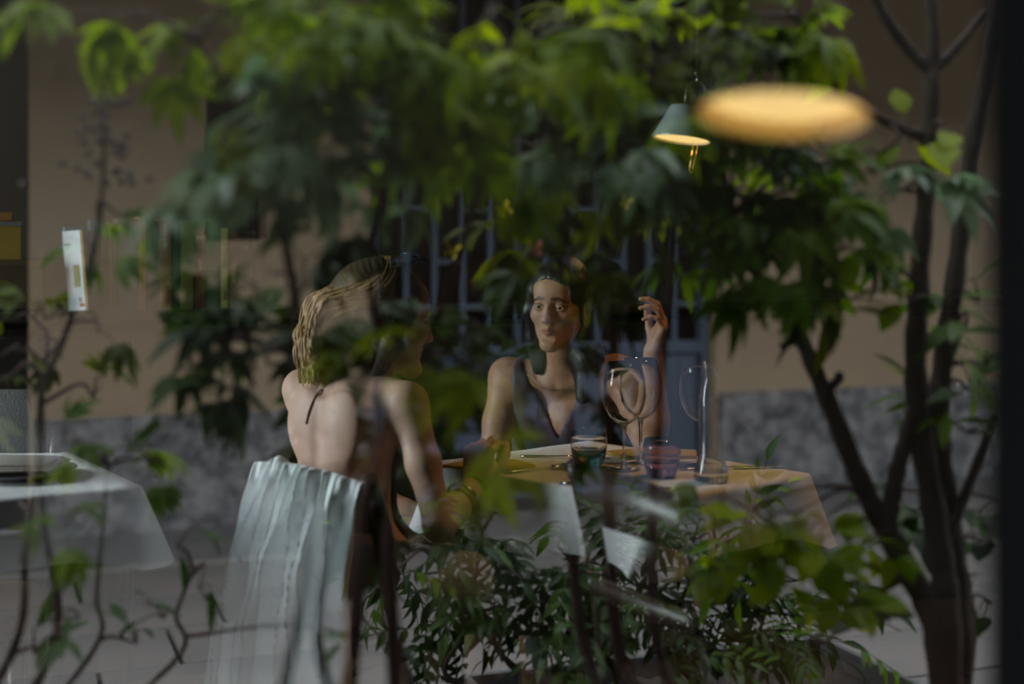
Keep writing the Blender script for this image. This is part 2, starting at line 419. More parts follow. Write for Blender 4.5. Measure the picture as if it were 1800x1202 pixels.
for i in range(nb):
    xx = .045 + st * i
    hs = ((.38, .80, 1.05), (.19, .60, .95))[i % 2]
    for h in hs:
        z = zmid + h * (ztr - zmid) * .95
        gbox('cross_bar', xx + .012, xx + st - .012, z - .012, z + .012, .03, 0, 'bluemetal', 0)
gbox('hinge', GW - .01, GW + .014, zmid + .12, zmid + .34, .05, .03, 'void')
gbox('hinge', GW - .01, GW + .014, zmid + 1.3, zmid + 1.5, .05, .03, 'void')
gh = mesh('handle', *tube([(GW * .02, .03, zmid - .02), (GW * .02, .08, zmid - .02), (GW * .02, .08, zmid - .16), (GW * .02, .03, zmid - .16)], .009), M['bluemetal'], gate)
structure('trim_2', *box(((GX0 + GX1) / 2, -(YW - .02), .01), (GW, .24, .05), .006), M['joint'])

def flat_leaf(name, label, loc, rz, s, tilt=0):
    V = [(0, 0, 0), (.5 * s, .28 * s, .02 * s), (s, 0, .05 * s), (.5 * s, -.28 * s, .02 * s), (.5 * s, 0, -.004)]
    V = V + [(a, b, c - .0015) for a, b, c in V]
    F = [(0, 4, 1), (4, 2, 1), (0, 3, 4), (4, 3, 2), (5, 6, 9), (9, 6, 7), (5, 9, 8), (9, 7, 8), (0, 1, 6, 5), (1, 2, 7, 6), (2, 3, 8, 7), (3, 0, 5, 8)]
    o = tag(mesh(name, V, F, M['dryleaf']), label, 'leaf'); o.location = loc; o.rotation_euler = (tilt, 0, rz); return o
flat_leaf('fallen_leaf', 'small yellow fallen leaf lying on the ledge of the stone skirting', (sx(1482), -(YW - .022), .508), 0.05, .055, R(35))
p = S(1508, 1118, 4.55)
flat_leaf('fallen_leaf', 'small yellow fallen leaf lying on the grey paving slabs', (p.x, p.y, .013), .4, .06)

# ------------------------------------------------------------------ console, books, paper butterflies along the back wall
CZ = 1.055
CYF = 3.38                                    # front plane of the console
con = thing('console_cabinet', 'long low black-brown wooden cabinet along the back wall carrying the books', 'cabinet', (1.5, CYF, 0))
clen = 4.6
mesh('top_board', *box((0, .16, CZ - .015), (clen, .34, .03), .003), M['console'], con, False)
mesh('carcass', *box((0, .175, .53), (clen - .04, .28, .95)), M['console'], con, False)
mesh('plinth', *box((0, .17, .028), (clen - .06, .26, .056)), M['console'], con, False)
for i in range(8):
    w = (clen - .06) / 8
    dd = mesh('door', *box((-clen / 2 + .03 + w * (i + .5), .024, .54), (w - .006, .02, .90), .003), M['console'], con, False)
    mesh('knob', *lathe([(0, .0), (.006, .0), (.011, .012), (.008, .018), (0, .02)], 10), M['steel'], dd)
    kb = dd.children[0]; kb.location = (-clen / 2 + .03 + w * (i + .5) + (w / 2 - .04) * (1 if i % 2 == 0 else -1), .014, .75); kb.rotation_euler = (R(90), 0, 0)

def text_mesh(name, s, size, m, parent, loc, rot):
    cu = bpy.data.curves.new(name, 'FONT'); cu.body = s; cu.size = size; cu.align_x = 'CENTER'; cu.align_y = 'CENTER'; cu.extrude = .0004; cu.resolution_u = 2
    t = bpy.data.objects.new(name, cu); COL.objects.link(t)
    bpy.context.view_layer.update()
    me = bpy.data.meshes.new_from_object(t.evaluated_get(bpy.context.evaluated_depsgraph_get()))
    bpy.data.objects.remove(t); me.materials.clear(); me.materials.append(m)
    o = link(name, me, parent); o.location = loc; o.rotation_euler = rot
    return o
bookgroup = 'books standing on the console'
def book(px0, px1, pyt, col, label, y=3.44, depth=.15, lean=0.0, text=None, tcol=None, tsize=.012, tz=.7, trot=90, group=bookgroup):
    x0, d = xat(px0, y); x1, _ = xat(px1, y)
    w = x1 - x0 - .0015; h = ZC - (pyt - HOR) / FPX * d - CZ
    b = thing('book', label, 'book', ((x0 + x1) / 2, y, CZ)); b.rotation_euler = (0, lean, 0)
    bt = min(.0025, w * .15)
    cm = mat('book_cloth', col, tuple(c * .75 for c in col), 18, .65)
    mesh('cover', *join([box((0, .0015, h / 2), (w, .003, h), .0008), box((-w / 2 + bt / 2, depth / 2 + .003, h / 2), (bt, depth, h)), box((w / 2 - bt / 2, depth / 2 + .003, h / 2), (bt, depth, h))]), cm, b, False)
    mesh('pages', *box((0, depth / 2, h / 2), (w - 2 * bt, depth - .010, h - .008)), M['paper'], b, False)
    if text:
        tm = mat('book_print', tcol or (.6, .55, .4), None, 9, .6)
        if not isinstance(text, list): text = [(text, tsize, tz, trot)]
        for (tx, ts, z_, rt) in text:
            text_mesh('spine_lettering', tx, ts, tm, b, (0, -.0006, h * z_), (R(90), R(rt), 0))
    return b
book(158, 175, 386, (.02, .10, .11), 'thick dark teal book beside the white leaning book')
book(176, 189, 392, (.05, .10, .03), 'bottle-green book next to the thick teal one')
book(190, 198, 390, (.22, .20, .04), 'thin olive-yellow book next to the bottle-green one')
book(199, 205, 396, (.10, .12, .03), 'very thin moss-coloured book next to the thin olive-yellow one')
book(206, 242, 384, (.09, .10, .10), 'wide slate-grey book with a pale right edge')
book(243, 257, 381, (.26, .13, .03), 'amber book with a beige top label', text=[('A', .010, .93, 0)], tcol=(.5, .42, .25))
book(258, 279, 388, (.06, .045, .04), 'dark umber book between the amber and the rust books')
book(280, 302, 384, (.20, .085, .025), 'rust-brown book with pale lettering down its spine', text=[('palpe', .016, .87, 90), ('sudis', .016, .73, 90)], tcol=(.75, .72, .6))
book(303, 317, 378, (.015, .045, .02), 'tall black-green book next to the rust-brown one')
book(318, 341, 386, (.13, .14, .02), 'plain olive-green book next to the tall black-green one')
book(343, 363, 404, (.10, .022, .018), 'dark red book marked 2004 on its spine', text=[('2004', .016, .90, 0), ('guida', .014, .55, 90)], tcol=(.62, .55, .25))
book(364, 388, 400, (.03, .055, .03), 'dark fir-green book left of the pale yellow spine')
book(389, 401, 401, (.46, .44, .12), 'narrow book with pale yellow spine lettered in black', text=[('Il Turnelli', .0185, .66, 90), ('1963', .0175, .17, 90)], tcol=(.03, .03, .02))
book(403, 418, 408, (.13, .055, .02), 'chestnut book right of the pale yellow spine', text=[('CINEMA', .014, .45, 90)], tcol=(.6, .5, .25))
book(419, 446, 412, (.05, .045, .012), 'broad dark book with gold marks right of the chestnut one', text=[('7', .02, .8, 0)], tcol=(.5, .45, .1))
book(447, 470, 406, (.05, .03, .02), 'brown-black book last but one of the row')
book(471, 496, 410, (.07, .05, .03), 'dark brown book at the far end of the row')
# white leaning book, its back cover turned to the room
x0, d0 = xat(119, 3.40)
wb = thing('book', 'white glossy book leaning with its picture cover turned to the room', 'book', (x0 + .040, 3.425, CZ))
hh = .226
wcol = mat('white_gloss_cover', (.74, .78, .80), (.70, .74, .76), 5, .3)
mesh('cover', *join([box((-.0145, .0, hh / 2), (.052, .003, hh), .0006), box((.0135, .035, hh / 2), (.003, .07, hh)), box((-.0395, .035, hh / 2), (.002, .07, hh))]), wcol, wb, False)
mesh('pages', *box((-.012, .036, hh / 2), (.046, .066, hh - .006)), M['paper'], wb, False)
mesh('spine_strip', *box((.0155, -.0005, hh / 2), (.009, .005, hh), .0006), mat('ochre_strip', (.30, .18, .06), None, 8, .6), wb, False)
mesh('picture', *box((-.007, -.0018, .098), (.018, .0006, .062)), mat('wheat_picture', (.50, .36, .08), (.14, .17, .10), 45, .5, detail=2), wb, False)
mesh('barcode', *box((-.001, -.0018, .030), (.010, .0006, .014)), mat('barcode_print', (.05, .05, .05), (.6, .6, .6), 90, .6, stretch=(9, 1, .1)), wb, False)
mesh('red_label', *box((.002, -.0018, .016), (.013, .0006, .009)), mat('red_print', (.45, .07, .03), None, 9, .6), wb, False)
text_mesh('cover_lettering', 'vivere', .008, M['ink'], wb, (-.028, -.002, .188), (R(90), 0, 0))
wb.rotation_euler = (0, R(-4.5), R(-26))
tb = xat(126, 3.62)
tbk = thing('book', 'bright turquoise book standing behind the white leaning book', 'book', (tb[0] + .006, 3.60, CZ))
mesh('cover', *join([box((0, 0, .118), (.055, .004, .236), .001), box((-.026, .05, .118), (.003, .10, .236)), box((.026, .05, .118), (.003, .10, .236))]), mat('turquoise_cover', (.03, .30, .42), (.02, .22, .34), 9, .5), tbk, False)
mesh('pages', *box((0, .05, .118), (.048, .09, .228)), M['paper'], tbk, False)
# boxes at the left end
def carton(px0, px1, pyt, pyb, y, col, label, dep=.16, band=None):
    xa, d = xat(px0, y); xb, _ = xat(px1, y)
    zt = ZC - (pyt - HOR) / FPX * d; zb = max(CZ, ZC - (pyb - HOR) / FPX * d)
    t = thing('box_file', label, 'box', ((xa + xb) / 2, y, zb)); w, h = xb - xa, zt - zb
    mesh('box_body', *box((0, dep / 2, h * .46), (w, dep, h * .92), .0015), mat('carton', col, tuple(c * .7 for c in col), 6, .7), t, False)
    mesh('lid', *box((0, dep / 2, h * .935), (w + .003, dep + .003, h * .13), .0015), mat('carton_lid', band or tuple(c * 1.25 for c in col), None, 6, .7), t, False)
    return t
carton(-75, 75, 457, 545, 3.42, (.075, .042, .012), 'large dark brown storage box at the end of the console', .22)
carton(-70, 38, 389, 457, 3.43, (.30, .20, .02), 'golden yellow box with grey lid on the large brown box', .15, (.17, .15, .13))
carton(-60, 22, 373, 388, 3.45, (.32, .14, .03), 'small flat orange box on the golden yellow box', .12)
carton(77, 117, 438, 545, 3.50, (.10, .09, .07), 'grey-brown box between the large brown box and the white book', .15, (.22, .21, .19))

def butterfly(px, py, s, col, label, rz=0.0, tilt=0.0):
    y = YB - .012; x, d = xat(px, y); z = ZC - (py - HOR) / FPX * d
    t = thing('paper_butterfly', label, 'butterfly', (x, y, z), 0, 'paper butterflies on the back wall'); t.rotation_euler = (0, rz, 0)
    for sg, nm in ((1, 'wing'), (-1, 'wing')):
        up = [(0, .12), (.12, .42), (.36, .62), (.50, .56), (.46, .28), (.22, .06)]; lo = [(.22, .06), (.40, -.06), (.38, -.34), (.24, -.44), (.10, -.22), (0, -.08)]
        pts = up + lo[1:]
        n = len(pts)
        Vt = [(sg * a * s, -.35 * a * s, b * s) for a, b in pts] + [(sg * a * s, -.35 * a * s + .0012, b * s) for a, b in pts]
        F = [tuple(range(n)), tuple(range(2 * n - 1, n - 1, -1))] + [(i, (i + 1) % n, n + (i + 1) % n, n + i) for i in range(n)]
        mesh(nm, Vt, F, M[col], t, False)
    mesh('body', *tube([(0, -.003, -.24 * s), (0, -.004, .0), (0, -.003, .26 * s)], [.02 * s, .045 * s, .03 * s], 6), M[col], t)
    return t
butterfly(793, 443, .056, 'yellow', 'bright yellow paper butterfly low on the wall', R(18))
butterfly(888, 370, .052, 'yellow', 'yellow paper butterfly tilted steeply above the magenta one', R(-30))
butterfly(1098, 357, .044, 'yellow', 'small yellow paper butterfly nearest the small hanging lamp', R(25))
butterfly(940, 440, .054, 'magenta', 'magenta pink paper butterfly above the dark-haired woman', R(-5))

# ------------------------------------------------------------------ pendant lamps
def pendant(k, rad, roll, pitch, label, power=6.0, shade='shade', loop='gold', ll=1.0, cone=150, rec=.016):
    w = W(k)
    t = thing('pendant_lamp', label, 'lamp', w, -YAW)
    t.rotation_euler = (pitch, roll, -YAW)
    h = rad * 1.15; rt = rad * .50
    mesh('shade', *lathe([(rt * .9, h), (rt, h), (rt + .001, h - .002), (rad, .006), (rad + .001, .003), (rad + .001, 0), (rad - .002, 0), (rad - .004, .006), (rt - .002, h - .004), (0, h - .004)], 48), M[shade], t)
    top = mesh('shade_top', *lathe([(0, h + .001), (rt * .96, h), (rt * .96, h - .006), (0, h - .006)], 32), M[shade], t)
    df = mesh('diffuser', *lathe([(0, rec), (rad * .6, rec + .0005), (rad - .005 - rec * .5, rec + .002), (rad - .006 - rec * .5, rec + .005), (0, rec + .005)], 40), M['lampglow'], t)
    mesh('reflector', *lathe([(rad - .0025, .0005), (rad - .012, .0175), (rad - .0125, .0175), (rad - .0035, .0005)], 40), M['reflector'], t)
    # bail wire over the shade and pull loop below
    a = rad * .34
    arch = [(a * 1.0 + rt * .25, 0, h * .8)] + [(rt * .6 + a * math.cos(th), 0, h + rad * .55 + a * math.sin(th) * 1.1) for th in np.linspace(0, math.pi, 13)] + [(rt * .6 - a, 0, h * .8)]
    mesh('bail_wire', *tube(arch, .0011, 6), M['cable'], t)
    mesh('ferrule', *tube([(rt * .6, 0, h + rad * .55 + a * 1.05), (rt * .6, 0, h + rad * .55 + a * 1.1 + .012)], .0030, 8), M['steel'], t)
    xl = rad * .47
    mesh('pull_loop', *tube([(xl - .004, 0, .002), (xl - .006, 0, -.05 * ll), (xl - .008, 0, -.085 * ll), (xl - .003, 0, -.09 * ll), (xl + .001, 0, -.085 * ll), (xl + .006, 0, -.04 * ll), (xl + .008, 0, .002)], .0010, 6), M[loop], t)
    li = bpy.data.lights.new('lamp_light', 'SPOT'); li.energy = power; li.color = (1.0, .52, .18); li.spot_size = R(cone); li.spot_blend = .5; li.shadow_soft_size = rad * .6
    lo = link('lamp_light', li, t); lo.location = (0, 0, .006)
    # cables run straight up to the ceiling
    base = t.matrix_basis @ Vector((rt * .6, 0, h + rad * .55 + a * 1.1 + .012))
    inv = t.matrix_basis.inverted()
    for off in (-.0028, .0028):
        c = [inv @ (base + Vector((off, 0, 0))), inv @ Vector((base.x + off * 1.6, base.y, ZT))]
        mesh('cable', *tube(c, .0011, 5), M['cable'], t)
    mesh('stop_bead', *lathe([(0, -.004), (.004, 0), (0, .004)], 8, tuple(inv @ (base + Vector((-.006, 0, .012))))), M['steel'], t)
    return t
bpy.context.view_layer.update()
pendant(K(1198, 246, 4.0), .0825, R(7), R(-4), 'pale grey cone pendant lamp with lit rim hanging above the wine glasses', power=9, rec=.004)
pendant(K(1376, 207, 1.38), .086, R(5), R(-11), 'glowing amber pendant lamp hanging close behind the window pane', power=1.2, shade='unlitshade', loop='wood', ll=.18)
pendant(K(1430, -150, 3.02), .0825, R(-3), R(1), 'unseen pale grey pendant lamp added high above the right side of the set table', power=44, cone=98)  # out of view, added for warm light on the table and face

# ------------------------------------------------------------------ tables
def cloth_table(name_label, cloth_label, cor, zt, drop, seed, flare=.05, mid=.22, wave=.026):
    # cor: four K-frame corners (u, v) in order; table under a cloth
    c = np.mean(np.array(cor), axis=0); root = W((c[0], c[1], 0))
    t = thing('dining_table', name_label, 'table', root, -YAW)
    q = [np.array(p) - c for p in cor]
    ins = [p * .97 for p in q]
    V = [(p[0], p[1], zt - .035) for p in ins] + [(p[0], p[1], zt - .006) for p in ins]
    mesh('table_top', V, [(3, 2, 1, 0), (4, 5, 6, 7)] + [(i, (i + 1) % 4, 4 + (i + 1) % 4, 4 + i) for i in range(4)], M['wood'], t, False)
    for p in q:
        mesh('leg', *box((p[0] * .88, p[1] * .88, (zt - .036) / 2), (.045, .045, zt - .036), .004), M['wood'], t, False)
    cl = thing('tablecloth', cloth_label, 'tablecloth', (root[0], root[1], zt), -YAW)
    # perimeter with rounded corners
    per = []
    rc = .02
    for i in range(4):
        a, b, d = q[i - 1], q[i], q[(i + 1) % 4]
        e1 = (a - b) / np.linalg.norm(a - b); e2 = (d - b) / np.linalg.norm(d - b)
        for k in range(7):
            s = k / 6; p = b + e1 * rc * (1 - s) ** 2 * 1.0 + e2 * rc * s ** 2
            per.append((p, 1.0))
        L_ = np.linalg.norm(d - b); n = int(L_ / .018)
        for k in range(1, n):
            s = k / n; p = b + e2 * (rc + (L_ - 2 * rc) * s)
            per.append((p, max(0, 1 - min(s, 1 - s) * 5.5)))
    N = len(per); P = np.array([p for p, _ in per]); cf = np.array([f for _, f in per])
    arc = np.concatenate([[0], np.cumsum(np.linalg.norm(np.diff(P, axis=0), axis=1))])
    rr = np.random.default_rng(seed); ph = rr.uniform(0, 6.28, 6); fr = rr.uniform(9, 46, 6)
    rip = sum(np.sin(arc * fr[j] + ph[j]) / (1 + .5 * j) for j in range(6)) / 2.2
    nrm = np.roll(P, -1, 0) - np.roll(P, 1, 0); nrm = np.stack([nrm[:, 1], -nrm[:, 0]], 1); nrm /= np.linalg.norm(nrm, axis=1)[:, None]
    if np.mean(np.sum(nrm * P, 1)) < 0: nrm = -nrm
    Vv, F = [], []
    rings = [('top', 0.25), ('top', .6), ('top', .9), ('top', 1.0), ('d', .01), ('d', .06), ('d', .18), ('d', .34), ('d', .5), ('d', .68), ('d', .85), ('d', 1.0)]
    Vv.append((0, 0, .002))
    for kd, a in rings:
        for i in range(N):
            if kd == 'top':
                p = P[i] * a; Vv.append((p[0], p[1], .002 + .0006 * math.sin(p[0] * 30 + p[1] * 17)))
            else:
                dz = drop * a * (1 + .16 * cf[i] ** 2 + .04 * math.sin(arc[i] * 5 + ph[0]))
                o = .004 + flare * a * (mid + .95 * cf[i] ** 1.5) * .9 + rip[i] * wave * a * (1 - .5 * cf[i])
                p = P[i] + nrm[i] * max(.003, o)
                Vv.append((p[0], p[1], .002 - .004 * min(1, a * 100) - dz))
    F += [(0, 1 + i, 1 + (i + 1) % N) for i in range(N)]
    for r_ in range(len(rings) - 1):
        for i in range(N):
            j = (i + 1) % N; F.append((1 + r_ * N + i, 1 + (r_ + 1) * N + i, 1 + (r_ + 1) * N + j, 1 + r_ * N + j))
    mesh('cloth', Vv, F, M['linen'], cl)
    return t, cl
TZ = .75
cl_ = np.array((-.179, 3.20)); e_f = np.array((.669, -.743)); e_b = np.array((.743, .669))
corners = [cl_, cl_ + .67 * e_f, cl_ + .67 * e_f + .50 * e_b, cl_ + .50 * e_b]
cloth_table('wooden dining table under white cloth set with glasses between the women', 'white linen cloth with gathered folds on the table set with glasses', corners, TZ, .125, 3)
lc = np.array(K(252, 858, 2.86)[:2]); le1 = np.array((-.85, -.53)); le2 = np.array((-.53, .85))
le1 /= np.linalg.norm(le1); le2 = np.array((le1[1], -le1[0])) * 1.0
if le2[1] < 0: le2 = -le2
le2 = le2 * .75 + le1 * .0
lcor = [lc, lc + le1 * .8, lc + le1 * .8 + le2 * .9, lc + le2 * .9]
cloth_table('wooden dining table under white cloth with plate and folded napkin', 'smooth white cloth on the table with the plate and napkin', lcor, TZ, .13, 9, flare=.075, mid=.0, wave=.006)

def on_table(px, py, z=TZ + .004):
    d = (ZC - z) * FPX / (py - HOR); return np.array([(px - 900) / FPX * d, d, z])
def place(k): return W(k)

# ------------------------------------------------------------------ tableware
def wine_glass(px, py, label, s=1.0):
    t = thing('wine_glass', label, 'glass', place(on_table(px, py)), 0, 'large empty wine glasses on the set table')
    mesh('foot', *lathe([(0, .004), (.010, .0045), (.034, .0018), (.036, .001), (.036, 0), (0, 0)], 32), M['crystal'], t)
    mesh('stem', *lathe([(.009, .004), (.0048, .012), (.0036, .035), (.0038, .075), (.007, .094), (.010, .097)], 16), M['crystal'], t)
    mesh('bowl', *lathe([(.002, .096), (.015, .099), (.031, .112), (.043, .135), (.0475, .160), (.0455, .190), (.040, .218), (.036, .232), (.0352, .232), (.0448, .190), (.0466, .160), (.042, .136), (.030, .1135), (.014, .101), (0, .0985)], 40), M['crystal'], t)
    t.scale = (s, s, s); return t
wine_glass(1097, 824, 'large empty wine glass between the turquoise and the lilac tumbler')
wine_glass(1126, 812, 'large empty wine glass just behind the other wine glass')
wine_glass(1232, 818, 'large empty wine glass partly behind the water bottle')
def tumbler(px, py, m, base_m, label, wl):
    t = thing('tumbler', label, 'glass', place(on_table(px, py)), 0, 'coloured water tumblers')
    out = [(.0315, wl * .15), (.0345, wl * .5), (.0372, wl), (.0405, .042), (.040, .060), (.0365, .079), (.0352, .079), (.0388, .060), (.039, .042), (.0358, wl + .001), (0, wl + .001)]
    mesh('glass_wall', *lathe(out[2:], 40), M[m], t)
    mesh('tinted_base', *lathe([(0, 0), (.027, 0), (.0315, wl * .15), (.0345, wl * .5), (.0371, wl), (0, wl)], 40), M[base_m], t)
    return t
tumbler(1035, 817, 'crystal', 'bluegl', 'round clear tumbler with a turquoise tinted base', .020)
tumbler(1163, 837, 'lilac', 'purplegl', 'round lilac tinted tumbler beside the water bottle', .030)
bt = thing('water_bottle', 'tall clear glass bottle of water with a wide foot', 'bottle', place(on_table(1250, 846)))
bp = [(0, .002), (.033, .002), (.0355, .006), (.0355, .020), (.031, .034), (.0255, .055), (.0245, .12), (.0245, .172), (.022, .186), (.0155, .205), (.0135, .222), (.0150, .224), (.0155, .236), (.0145, .240)]
mesh('bottle_wall', *lathe(bp + [(r - .0022, z) for r, z in reversed(bp[3:])] + [(0, .022)], 40), M['crystal'], bt)
mesh('water', *lathe([(0, .020), (.0325, .020), (.029, .034), (.0232, .055), (.0222, .12), (.0222, .170), (0, .170)], 32), M['water'], bt)
mesh('neck_ring', *lathe([(.0150, .216), (.0165, .219), (.0150, .222)], 32), M['crystal'], bt)

def cutlery(kind, k, ang, label, m='steel'):
    t = thing(kind, label, kind, place(k), 0); t.rotation_euler = (0, 0, ang - YAW)
    hd = [(0, 0, .002), (.02, 0, .0035), (.06, 0, .004), (.10, 0, .006), (.125, 0, .007)]
    V, F = tube(hd, [.005, .0048, .0035, .0024, .0026], 8)
    V = [(x, y * 1.3, .0012 + (z - .0012) * .6) for x, y, z in V]
    mesh('handle', V, F, M[m], t)
    if kind == 'spoon':
        V, F = lathe([(0, -.5), (.35, -.42), (.75, -.2), (1, .15), (.96, .15), (.7, -.14), (.3, -.34), (0, -.4)], 20)
        mesh('spoon_bowl', [(.15 + x * .029, y * .019, .009 + z * .012) for x, y, z in V], F, M[m], t)
    elif kind == 'fork':
        parts = [box((.135, 0, .0072), (.026, .020, .0022), .001)]
        for j in range(4):
            yy = (j - 1.5) * .0056
            parts.append(tube([(.145, yy, .0072), (.165, yy, .0090), (.188, yy, .0062)], [.0016, .0014, .0008], 6))
        mesh('fork_head', *join(parts), M[m], t)
    else:
        V, F = box((.175, .001, .004), (.11, .018, .0018), .0006); mesh('knife_blade', V, F, M[m], t)
    return t
cutlery('spoon', on_table(915, 803, TZ + .003), R(-6), 'steel serving spoon lying with its bowl beside the turquoise tumbler')
cutlery('fork', on_table(884, 832, TZ + .003), R(28), 'steel fork lying on the mustard card edge')
cutlery('knife', on_table(985, 850, TZ + .003), R(-20), 'steel knife handle showing beside the dark chair crest')
cutlery('knife', on_table(1195, 826, TZ + .003), R(8), 'steel knife lying behind the water bottle')
def card(pts, label):
    k = [on_table(px, py, TZ + .0035) for px, py in pts]; c = np.mean(k, axis=0)
    t = thing('menu_card', label, 'menu', place(c), -YAW, 'mustard menu cards')
    V = [tuple(p - c) for p in k] + [tuple(p - c + np.array((0, 0, .003))) for p in k]; n = len(k)
    mesh('back_cover', V, [tuple(range(n - 1, -1, -1)), tuple(range(n, 2 * n))] + [(i, (i + 1) % n, n + (i + 1) % n, n + i) for i in range(n)], M['menu'], t, False)
    V2 = [(x * .985, y * .985, z + .0034) for x, y, z in V]
    mesh('front_cover', V2, [tuple(range(n - 1, -1, -1)), tuple(range(n, 2 * n))] + [(i, (i + 1) % n, n + (i + 1) % n, n + i) for i in range(n)], M['menu'], t, False)
    return t
card([(772, 822), (860, 828), (942, 821), (905, 812), (840, 811)], 'mustard menu card under the fist of the woman with fair hair')
card([(1060, 797), (1090, 806), (1225, 806), (1225, 795), (1130, 791)], 'mustard menu card in front of the dark-haired woman behind the glasses')
# left table: plate, napkin
pk = on_table(30, 838, TZ + .004)
pl = thing('plate', 'dark grey stoneware plate carrying the folded napkin', 'plate', place(pk))
mesh('dish', *lathe([(0, .004), (.06, .004), (.095, .012), (.118, .017), (.120, .016), (.098, .009), (.065, 0), (0, 0)], 48), M['plate'], pl)
mesh('rim', *lathe([(.118, .0172), (.1205, .0185), (.1215, .017), (.1195, .0155)], 48), M['plate'], pl)
nk = thing('napkin', 'beige folded cloth napkin lying on the grey plate', 'napkin', place(pk + np.array((-.01, .0, .0185))), -YAW)
for i in range(3):
    V, F = box((0, .0, .004 + .0065 * i), (.20 - .012 * i, .15 - .01 * i, .0058), .0024)
    mesh('fold', [(x, y, z + .004 * math.sin(x * 24 + i)) for x, y, z in V], F, M['napkin'], nk)

# ------------------------------------------------------------------ chairs
def chair(name, label, a, b, face, zt, group=None, seat_m='wood', back_m='wood', post_r=.019, curve=.035, crest_h=.085):
    # a, b: K-frame (u, v) of the two back posts; face: unit direction the sitter looks
    a, b, f = np.array(a), np.array(b), np.array(face) / np.linalg.norm(face)
    c = (a + b) / 2; t = thing(name, label, 'chair', W((c[0], c[1], 0)), -YAW, group)
    A, B = a - c, b - c
    def p3(q, z, fw=0.0): return (q[0] + f[0] * fw, q[1] + f[1] * fw, z)
    for q in (A, B):
        pts = spline([p3(q, 0, -.03), p3(q, .22, .012), p3(q, .45, .03), p3(q, .65, .012), p3(q, zt, -.03), p3(q, zt + .004, -.031)], 5)
        n = len(pts); rd = [post_r * (.75 + .35 * min(1, i / (n * .5))) for i in range(n)]; rd[-1] = post_r * .7
        V, F = tube(pts, rd, 10); mesh('back_post', V, F, M['wood'], t)
        V, F = lathe([(0, post_r * 1.15), (post_r * .8, post_r * .9), (post_r * 1.22, .0), (post_r, -post_r)], 12, p3(q, zt, -.03)); mesh('finial', V, F, M['wood'], t)
    def rail(nm, z0, h, m, bow, arch, thick=.018, fw=-.02):
        n = 17; V, F = [], []
        for i in range(n):
            s = i / (n - 1); q = lerp(A, B, s); bw = -bow * math.sin(math.pi * s); up = arch * math.sin(math.pi * s)
            for (dz, df) in ((0, -thick / 2), (0, thick / 2), (h + up, thick / 2), (h + up, -thick / 2)):
                V.append(p3(q, z0 + dz + (up * .35 if dz == 0 else 0), fw + bw + df))
        for i in range(n - 1):
            for k in range(4):
                F.append((i * 4 + k, i * 4 + (k + 1) % 4, (i + 1) * 4 + (k + 1) % 4, (i + 1) * 4 + k))
        F += [(0, 1, 2, 3), tuple((n - 1) * 4 + k for k in (3, 2, 1, 0))]
        return mesh(nm, V, F, M[m], t)
    rail('crest_rail', zt - crest_h - .01, crest_h, back_m, curve, .022)
    rail('back_slat', zt - crest_h - .15, .035, back_m, curve * .7, .004, .012, -.005)
    w = np.linalg.norm(B - A)
    e = (B - A) / w
    seat = []
    for i in range(20):
        th = 2 * math.pi * i / 20; cx = math.copysign(abs(math.cos(th)) ** .5, math.cos(th)); sy_ = math.copysign(abs(math.sin(th)) ** .5, math.sin(th))
        seat.append(e * cx * (w / 2 + .01) + f * (.03 + .20 + sy_ * .205))
    V = [(q[0], q[1], .435) for q in seat] + [(q[0], q[1], .458) for q in seat] + [(q[0] * .9 + f[0] * .02, q[1] * .9 + f[1] * .02, .466) for q in seat]
    n = 20
    mesh('seat', V, [tuple(range(n - 1, -1, -1))] + [(i, (i + 1) % n, n + (i + 1) % n, n + i) for i in range(n)] + [(n + i, n + (i + 1) % n, 2 * n + (i + 1) % n, 2 * n + i) for i in range(n)] + [tuple(range(2 * n, 3 * n))], M[seat_m], t, False)
    fr = []
    for q in (A, B):
        q2 = q * .92; fr.append(q2)
        mesh('front_leg', *tube([p3(q2, 0, .405), p3(q2, .25, .40), p3(q2, .435, .395)], [.013, .017, .019], 10), M['wood'], t)
    for z in (.20, .30):
        for q in (A, B): mesh('stretcher', *tube([p3(q, z, .012), p3(q * .92, z, .40)], .009, 8), M['wood'], t)
    mesh('stretcher', *tube([p3(A * .92, .24, .40), p3(B * .92, .24, .40)], .009, 8), M['wood'], t)
    return t
chair('dining_chair', 'dark walnut chair with an arched crest pushed up to the set table', K(1040, 835, 2.66)[:2], K(1230, 870, 2.36)[:2], (.85, .52), .825, curve=.02)
CA, CB = np.array(K(486, 800, 2.97)[:2]), np.array(K(668, 830, 2.77)[:2])
chair('dining_chair', 'dark walnut chair hung with a white garment under the fair-haired woman', CA, CB, (.66, .75), .775)
chair('dining_chair', 'dark walnut chair under the dark-haired woman', (.26, 4.00), (-.06, 4.10), (-.33, -.94), .82)
gcv = K(-30, 760, 3.30)
gch = chair('dining_chair', 'grey felt-backed chair with honey wood seat behind the left table', (gcv[0] - .20, gcv[1] - .02), (gcv[0] + .155, gcv[1] + .04), (.15, -.98), .80, seat_m='oakpale', back_m='grey', crest_h=.16)
gb0 = K(-2, 690, 3.30)
V, F = box((0, 0, 0), (.36, .03, .17), .012)
o = mesh('back_cushion', [(x * (1 - .22 * (z + .085) / .17), y, z) for x, y, z in V], F, M['grey'], gch)
o.location = (-.02, .035, .815)

